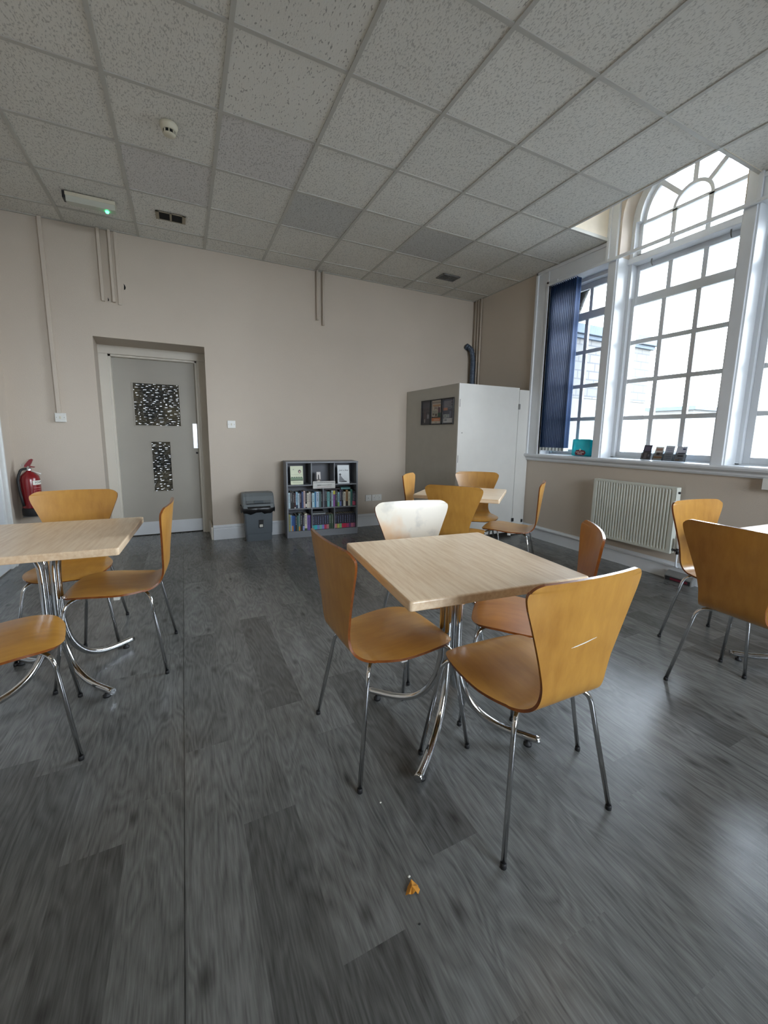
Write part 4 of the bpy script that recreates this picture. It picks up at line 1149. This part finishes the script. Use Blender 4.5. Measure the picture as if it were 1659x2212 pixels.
obj('frame', bm, m_ventf, v1)
bm = new_bm(); box(bm, -.092, .092, -.068, .068, -.002, 0); obj('opening', bm, m_ventd, v1)
v2 = thing('ceiling_vent', 'square dark louvred ceiling vent near the far right corner', 'vent', (3.90, .903, CH))
bm = new_bm()
box(bm, -.125, .125, -.08, -.07, -.008, 0); box(bm, -.125, .125, .07, .08, -.008, 0); box(bm, -.125, -.112, -.08, .08, -.008, 0); box(bm, .112, .125, -.08, .08, -.008, 0); box(bm, -.004, .004, -.07, .07, -.008, 0)
for k in range(6): box(bm, -.112, .112, -.066+.024*k, -.060+.024*k, -.007, 0)
obj('frame', bm, m_grey, v2)
bm = new_bm(); box(bm, -.112, .112, -.07, .07, -.0015, 0); obj('opening', bm, m_ventd, v2)

# ------------------------------------------------------------ wall fittings
def switch(label, x, z, box_d=.01):
    t = thing('light_switch', label, 'switch', (x, YW, z))
    bm = new_bm(); box(bm, -.043, .043, -box_d, 0, -.043, .043, bev=.003); obj('plate', bm, m_wplast, t)
    bm = new_bm(); box(bm, -.006, .006, -box_d-.005, -box_d, -.012, .012, bev=.001)
    obj('rocker', bm, m_cream, t)
    bm = new_bm()
    for s in (-1, 1): lathe(bm, [(0, .001), (.0028, .001), (.003, 0)], 8, M=M_face_negY(s*.03, -box_d, 0))
    obj('screw', bm, m_grey, t)
switch('white light switch box below the long conduit left of the door', -.168, 1.365, .034)
switch('white light switch right of the door', 1.397, 1.338)
def socket(label, x, z, w, grp=None):
    t = thing('wall_socket', label, 'socket', (x, YW, z))
    bm = new_bm(); box(bm, -w/2, w/2, -.012, 0, -.043, .043, bev=.003); obj('plate', bm, m_wplast, t)
    if w > .1:
        for sx in (-1, 1):
            bm = new_bm()
            for a in ((-.003, .003, -.004, .006), (-.013, -.007, -.024, -.021), (.007, .013, -.024, -.021)): box(bm, sx*.038+a[0], sx*.038+a[1], -.0125, -.012, a[2], a[3]+.002)
            obj('outlet_holes', bm, m_grey, t)
            bm = new_bm(); box(bm, sx*.018-.005, sx*.018+.005, -.0155, -.012, .016, .032, bev=.001); obj('rocker', bm, m_cream, t)
    else:
        bm = new_bm(); lathe(bm, [(0, .003), (.004, .003), (.005, 0)], 10, M=M_face_negY(0, -.012, 0)); obj('outlet', bm, m_grey, t)
socket('single white wall plate low on the back wall right of the bookcase', 3.120, .388, .088)
socket('double white power socket low on the back wall near the cubicle', 3.245, .388, .148)
t_ = thing('wall_socket', 'white surface socket box under the window sill at the right edge', 'socket', (XW, -2.16, .925))
bm = new_bm(); box(bm, -.045, 0, -.075, .075, -.043, .043, bev=.004); obj('plate', bm, m_wplast, t_)

def conduit(label, cat, name, pts, w, d, axis='y', m=m_wall, loc=(0, 0, 0), clips=()):
    t = thing(name, label, cat, pts[0]); p0 = Vector(pts[0])
    bm = new_bm(); h = pts[1][2]-pts[0][2]
    box(bm, -w/2, w/2, -d, 0, 0, h, bev=.002); obj('channel', bm, m, t)
    return t
conduit('long painted cable conduit running from the ceiling to the left switch', 'conduit', 'cable_conduit', [(-.176, YW, 1.405), (-.176, YW, CH)], .032, .038)
conduit('short painted conduit stub above the door, left one of the three', 'conduit', 'cable_conduit', [(.262, YW, 2.5), (.262, YW, CH)], .026, .034)
conduit('short painted conduit stub above the door, middle one of the three', 'conduit', 'cable_conduit', [(.352, YW, 2.5), (.352, YW, CH)], .022, .042)
conduit('short painted conduit stub above the door, right one of the three', 'conduit', 'cable_conduit', [(.400, YW, 2.485), (.400, YW, CH)], .026, .014)
def pipe(label, name, pts, r, m, clips=(), cat='pipe', grp=None):
    t = thing(name, label, cat, pts[0], 0, grp); p0 = Vector(pts[0])
    bm = new_bm(); tube(bm, [Vector(p)-p0 for p in smooth_path(pts, .03)], r, 12); obj('tube', bm, m, t)
    for c in clips:
        bm = new_bm(); lathe(bm, [(r, -.006), (r+.003, -.006), (r+.003, .006), (r, .006)], 14)
        for v in bm.verts: v.co += Vector(c)-p0
        obj('clip', bm, m, t)
    return t
pipe('thin painted pipe stub high on the back wall above the bin, shorter left one', 'pipe_stub', [(2.420, YW-.040, CH), (2.420, YW-.040, 2.60)], .014, m_wall)
pipe('thin painted pipe stub high on the back wall above the bookcase, longer right one', 'pipe_stub', [(2.492, YW-.040, CH), (2.492, YW-.040, 2.548)], .014, m_wall)
for k, (y, lab) in enumerate(((1.437, 'thin painted pipe in the far corner, the one deepest in the corner'), (1.378, 'thin painted pipe in the far corner, the middle one of three'), (1.318, 'thin painted pipe in the far corner, nearest the window'))):
    pipe(lab, 'wall_pipe', [(XW-.018, y, 1.5), (XW-.018, y, CH)], .0095, m_wall, clips=[(XW-.018, y, 2.78 if k == 2 else 2.1)], grp='painted pipes in the far corner')
# flexible duct
t_ = thing('flexible_duct', 'blue-grey flexible duct rising behind the cubicle in the corner', 'duct', (4.70, 1.42, 1.5))
bm = new_bm(); pth = smooth_path([(-.045, .06, 1.03), (-.005, .0, .99), (.025, -.01, .85), (.02, -.01, 0)], .12, 14)
full = []
for a, b2 in zip(pth, pth[1:]):
    n = max(1, int((b2-a).length/.009))
    for q in range(n): full.append(a+(b2-a)*q/n)
full.append(pth[-1])
tube(bm, full, [.034+.0035*math.sin(q*1.6) for q in range(len(full))], 16); obj('hose', bm, m_foil, t_)
bm = new_bm(); tube(bm, [(-.05, .066, 1.035), (-.03, .04, 1.015)], .042, 16); obj('collar', bm, m_foil, t_)

# radiator
rd = thing('radiator', 'white ribbed panel radiator under the window', 'radiator', (4.68, -1.145, .245))
bm = new_bm(); w = .79; h = .585; nr = 27; pts = []
P_ = [(0, -w/2)]
pitch = w*.93/nr; y = -w/2+w*.035
row = [(-.004, -w/2), (-.004, y)]
for k in range(nr):
    row += [(-.004, y+pitch*.10), (.006, y+pitch*.32), (.006, y+pitch*.50), (-.004, y+pitch*.72)]; y += pitch
row += [(-.004, w/2)]
za, zb = .035, h-.03
A = [bm.verts.new((x_, y_, za)) for x_, y_ in row]; B = [bm.verts.new((x_, y_, zb)) for x_, y_ in row]
A0 = [bm.verts.new((-.004, y_, za-.015)) for x_, y_ in row]; B0 = [bm.verts.new((-.004, y_, zb+.015)) for x_, y_ in row]
for q in range(len(row)-1):
    for (u, v) in ((A, B), (A0, A), (B, B0)): bm.faces.new((u[q], u[q+1], v[q+1], v[q]))
box(bm, -.004, .012, -w/2, w/2, 0, .022, bev=.002); box(bm, -.004, .012, -w/2, w/2, h-.018, h, bev=.002)
box(bm, .0065, .012, -w/2, w/2, .01, h-.01)
obj('front_panel', bm, m_rad, rd)
bm = new_bm(); box(bm, -.002, .062, -w/2-.004, -w/2, 0, h, bev=.001); box(bm, -.002, .062, w/2, w/2+.004, 0, h, bev=.001); box(bm, .008, .062, -w/2, w/2, h-.006, h+.001)
for k in range(24): box(bm, .018, .055, -w/2+.02+k*.0325, -w/2+.034+k*.0325, h+.0005, h+.002)
obj('casing', bm, m_rad, rd)
bm = new_bm(); box(bm, .05, .062, -w/2, w/2, .01, h-.01); obj('rear_panel', bm, m_rad, rd)
bm = new_bm(); tube(bm, [(.03, -w/2-.004, h-.045), (.03, -w/2-.016, h-.045)], .010, 12); obj('bleed_valve', bm, m_blackp, rd)
bm = new_bm(); lathe(bm, [(0, .145), (.018, .142), (.021, .10), (.019, .06), (.012, .055), (0, .055)], 16, cx=.03, cy=-w/2-.05); vl = obj('thermostat', bm, m_wplast, rd)
bm = new_bm(); tube(bm, [(.03, -w/2, .035), (.03, -w/2-.05, .035)], .011, 10); tube(bm, [(.03, -w/2-.05, .055), (.03, -w/2-.05, .005)], .013, 10); obj('valve', bm, m_blackp, rd)
bm = new_bm(); tube(bm, smooth_path([(.03, -w/2-.05, .01), (.03, -w/2-.05, -.108), (.06, -w/2-.05, -.118)], .02), .0075, 10); obj('feed_pipe', bm, m_trim, rd)
for s in (-.3, .3):
    bm = new_bm(); box(bm, .06, XW-4.68, s-.015, s+.015, .1, .5); obj('wall_bracket', bm, m_rad, rd)
pipe('white heating pipe running along the top of the skirting below the radiator', 'heating_pipe', [(XW-.032, .27, .128), (XW-.032, -3.4, .128)], .0085, m_trim, clips=())
# bait box on the floor
t_ = thing('bait_box', 'small grey plastic box with a dark red label on the floor against the skirting', 'box', (4.73, -1.63, 0), 0)
bm = new_bm(); poly_prism(bm, [(-.045, 0), (.026, 0), (.026, .085), (.0, .088), (-.03, .062), (-.045, .05)], 1, -.11, .11)
bmesh.ops.bevel(bm, geom=bm.edges[:], offset=.004, segments=2, affect='EDGES'); obj('body', bm, m_grey, t_)
bm = new_bm(); box(bm, -.0462, -.0446, -.10, .10, .008, .045); obj('label', bm, m_ink, t_)
bm = new_bm(); box(bm, -.0468, -.046, -.08, .06, .018, .036); obj('label_stripe', bm, m_maroon, t_)

# ------------------------------------------------------------ sill things
t_ = thing('teal_tub', 'translucent teal plastic tub with a maroon badge on the window sill', 'tub', (4.845, -.452, 1.0485))
bm = new_bm()
for (z0, z1, w0, w1) in ((0, .18, .118, .112),):
    pts0 = [(-.045, -w0), (.045, -w0), (.045, w0), (-.045, w0)]; pts1 = [(-.04, -w1), (.04, -w1), (.04, w1), (-.04, w1)]
    a = [bm.verts.new((x_, y_, z0)) for x_, y_ in pts0]; b3 = [bm.verts.new((x_, y_, z1)) for x_, y_ in pts1]
    bm.faces.new(a[::-1]); 
    for q in range(4): bm.faces.new((a[q], a[(q+1) % 4], b3[(q+1) % 4], b3[q]))
    bm.faces.new(b3)
bmesh.ops.bevel(bm, geom=bm.edges[:], offset=.014, segments=3, affect='EDGES', profile=.5)
for f in bm.faces: f.smooth = True
obj('tub_body', bm, m_teal, t_)
bm = new_bm(); poly_prism(bm, [(-.05, .006), (.055, .006), (.066, .03), (.05, .058), (.0, .066), (-.06, .058), (-.072, .03)], 0, -.0462, -.0440); obj('badge', bm, m_maroon, t_)
bm = new_bm()
for (y0, y1, z0, z1) in ((.005, .05, .036, .043), (-.05, -.005, .036, .043), (-.03, .03, .018, .025)): box(bm, -.0470, -.0462, y0, y1, z0, z1)
poly_prism(bm, [(-.012, .066), (0, .052), (.012, .066), (0, .080)], 0, -.0474, -.0440)
obj('badge_marks', bm, m_label, t_)

def holder(label, yc, w, h, z_art, x=4.80):
    t = thing('leaflet_holder', label, 'leaflet holder', (x, yc, 1.0485), 0, 'leaflet holders on the window sill')
    bm = new_bm(); lean = .035
    def quad(d, y0, y1, z0, z1, th=.002):
        xa, xb = d+lean*z0/h, d+lean*z1/h
        vs = [bm.verts.new(p) for p in ((xa, y0, z0), (xa, y1, z0), (xb, y1, z1), (xb, y0, z1), (xa+th, y0, z0), (xa+th, y1, z0), (xb+th, y1, z1), (xb+th, y0, z1))]
        for q in ((0, 1, 2, 3), (7, 6, 5, 4), (0, 4, 5, 1), (1, 5, 6, 2), (2, 6, 7, 3), (3, 7, 4, 0)): bm.faces.new([vs[i] for i in q])
    quad(.014, -w/2, w/2, 0, h); quad(0, -w/2, w/2, 0, h*.55, .0015)
    quad(0, -w/2, -w/2+.002, 0, h, .016); quad(0, w/2-.002, w/2, 0, h, .016)
    box(bm, 0, .05, -w/2, w/2, 0, .003)
    obj('holder', bm, m_acryl2, t)
    bm = new_bm(); ms = []
    def r(y0, y1, z0, z1, c, d=0.):
        if c not in ms: ms.append(c)
        xa, xb = .006-d+lean*z0/h, .006-d+lean*z1/h
        vs = [bm.verts.new(p) for p in ((xa, y0, z0), (xa, y1, z0), (xb, y1, z1), (xb, y0, z1), (xa+.003, y0, z0), (xa+.003, y1, z0), (xb+.003, y1, z1), (xb+.003, y0, z1))]
        for q in ((0, 1, 2, 3), (7, 6, 5, 4), (0, 4, 5, 1), (1, 5, 6, 2), (2, 6, 7, 3), (3, 7, 4, 0)): bm.faces.new([vs[i] for i in q]).material_index = ms.index(c)
    a = w/2-.005
    z_art(r, a, h-.004)
    obj('leaflet', bm, [cmat(c) for c in ms], t)
m_acryl2 = glass_mat('clear_acrylic', tint=(.93, .96, .98))
def l1(r, a, h):
    r(-a, a, .005, h, (62, 58, 72))
    for k in range(3): r(-a+.01, a-.012, h-.022-k*.013, h-.016-k*.013, (110, 100, 120), .0006)
    r(-.005, .02, .01, .065, (120, 110, 125), .0006); r(-a+.008, -.014, .03, .052, (120, 122, 140), .0006)
def l2(r, a, h):
    r(-a, a, .005, h, (200, 196, 190)); r(-a+.01, a-.01, h-.036, h-.012, (160, 130, 115), .0006); r(-a, a-.015, .045, .075, (140, 130, 125), .0006); r(-.01, .012, .05, .07, (60, 50, 50), .0009); r(-a, a, .02, .036, (205, 150, 100), .0006)
def l3(r, a, h):
    r(-a, a, .005, h, (176, 182, 192))
    for k in range(6): r(-a+.012, a-.014-.004*(k % 3), h-.028-k*.017, h-.021-k*.017, (140, 146, 165), .0006)
def l4(r, a, h):
    r(-a, a, .005, h, (186, 192, 205)); r(-a+.01, -.01, h-.028, h-.014, (90, 96, 130), .0006); r(-a+.006, a-.02, h-.06, h-.052, (70, 72, 90), .0006); r(-a+.02, a-.02, h-.086, h-.076, (70, 72, 90), .0006); r(-a+.02, a-.03, h-.11, h-.104, (130, 130, 150), .0006); r(-.0, a-.01, .010, .018, (190, 150, 110), .0006)
holder('clear holder with a dark leaflet, standing apart at the left on the sill', -1.165, .086, .140, l1)
holder('clear holder with an orange-striped pale leaflet, second from the left on the sill', -1.272, .084, .126, l2)
holder('clear holder with a plain grey text leaflet, third from the left on the sill', -1.362, .086, .138, l3)
holder('clear holder with a dark-lined bluish leaflet, rightmost on the sill', -1.460, .094, .134, l4)

# ------------------------------------------------------------ floor debris
bm = new_bm()
lp = [(-.022, -.012), (-.012, -.014), (-.006, -.010), (0, -.013), (.008, -.010), (.014, -.013), (.021, -.006), (.016, .002), (.02, .008), (.010, .016), (.003, .021), (-.004, .017), (-.011, .007)]
top = [bm.verts.new((x_*1.0, y_*1.0, .006+.005*math.sin(i*2.1))) for i, (x_, y_) in enumerate(lp)]
cv = bm.verts.new((0, .003, .012))
for i in range(len(top)): bm.faces.new((top[i], top[(i+1) % len(top)], cv))
lf = obj('dry_leaf', bm, m_leafm); lf.location = (1.392, -2.735, -.0005); lf.rotation_euler = (0, 0, R(-15)); md = lf.modifiers.new('t', 'SOLIDIFY'); md.thickness = .0008
tag(lf, 'small curled orange-brown dry leaf lying on the floor in the foreground', 'leaf')
def crumb(label, x, y, s, m):
    bm = new_bm(); bmesh.ops.create_icosphere(bm, subdivisions=1, radius=s)
    for v in bm.verts: v.co.z = max(0, v.co.z*.5+s*.3); v.co.x *= 1.3
    o = obj('crumb', bm, m); o.location = (x, y, 0); tag(o, label, 'crumb')
crumb('white crumb on the floor just beyond the dry leaf', 1.402, -2.701, .0035, m_label)
crumb('tiny white crumb on the floor between the leaf and the middle table', 1.43, -2.453, .003, m_label)
crumb('tiny black speck on the floor in front of the dry leaf', 1.370, -2.812, .0028, m_ink)

# ------------------------------------------------------------ light and camera
SKY = 15.0
wd = bpy.data.worlds.new('sky'); bpy.context.scene.world = wd; wd.use_nodes = True
nt = wd.node_tree; bg = nt.nodes['Background']
tc = nt.nodes.new('ShaderNodeTexCoord'); sx = nt.nodes.new('ShaderNodeSeparateXYZ'); nt.links.new(tc.outputs['Generated'], sx.inputs[0])
rp = nt.nodes.new('ShaderNodeValToRGB'); nt.links.new(sx.outputs['Z'], rp.inputs[0])
rp.color_ramp.elements[0].position = 0; rp.color_ramp.elements[0].color = (.86, .93, 1.0, 1)
rp.color_ramp.elements[1].position = .8; rp.color_ramp.elements[1].color = (.70, .84, 1.0, 1)
nt.links.new(rp.outputs[0], bg.inputs['Color']); bg.inputs['Strength'].default_value = SKY
def portal(y0, y1, z0, z1):
    l = bpy.data.lights.new('sky_portal', 'AREA'); l.shape = 'RECTANGLE'; l.size = z1-z0; l.size_y = y1-y0
    l.cycles.is_portal = True
    o = bpy.data.objects.new('sky_portal', l); C.objects.link(o); o.location = (5.22, (y0+y1)/2, (z0+z1)/2); o.rotation_euler = (0, R(90), 0)
portal(-2.6, .15, 1.0, 3.85)
l = bpy.data.lights.new('sky_portal', 'AREA'); l.shape = 'RECTANGLE'; l.size = 2.7; l.size_y = 2.0; l.cycles.is_portal = True
o = bpy.data.objects.new('sky_portal', l); C.objects.link(o); o.location = (3.25, YF-.32, 2.0); o.rotation_euler = (R(90), 0, 0)
def fill_lamp(x, y, e, col=(1, .80, .58)):
    l = bpy.data.lights.new('added_warm_fill', 'AREA'); l.shape = 'SQUARE'; l.size = .55; l.energy = e; l.color = col
    o = bpy.data.objects.new('added_warm_fill', l); C.objects.link(o); o.location = (x, y, CH-.02)
fill_lamp(.1, -4.4, 3)  # added warm fill light behind the camera, not a known fixture

cam = bpy.data.cameras.new('camera'); co = bpy.data.objects.new('camera', cam); C.objects.link(co)
W, H = 1659, 2212; f = 879.13
cam.sensor_fit = 'VERTICAL'; cam.sensor_height = 36; cam.lens = f*36/H
cam.shift_x = -4.28/H; cam.shift_y = -32.74/H
rx = Vector((0.8968031, -0.4421848, 0.0147252)); ry = Vector((0.0533895, 0.1411996, 0.9885405)); rz = Vector((-0.4391968, -0.8857400, 0.1502363))
co.matrix_world = Matrix(((rx.x, ry.x, rz.x, 0), (rx.y, ry.y, rz.y, 0), (rx.z, ry.z, rz.z, 0), (0, 0, 0, 1)))
co.location = (0.8914, -3.5460, 1.24334)
cam.clip_start = .05; cam.clip_end = 200
sc = bpy.context.scene; sc.camera = co
sc.view_settings.view_transform = 'Standard'; sc.view_settings.look = 'None'; sc.view_settings.exposure = 0.84; sc.view_settings.gamma = 1
sc.cycles.max_bounces = 10; sc.cycles.diffuse_bounces = 5; sc.cycles.sample_clamp_indirect = 6
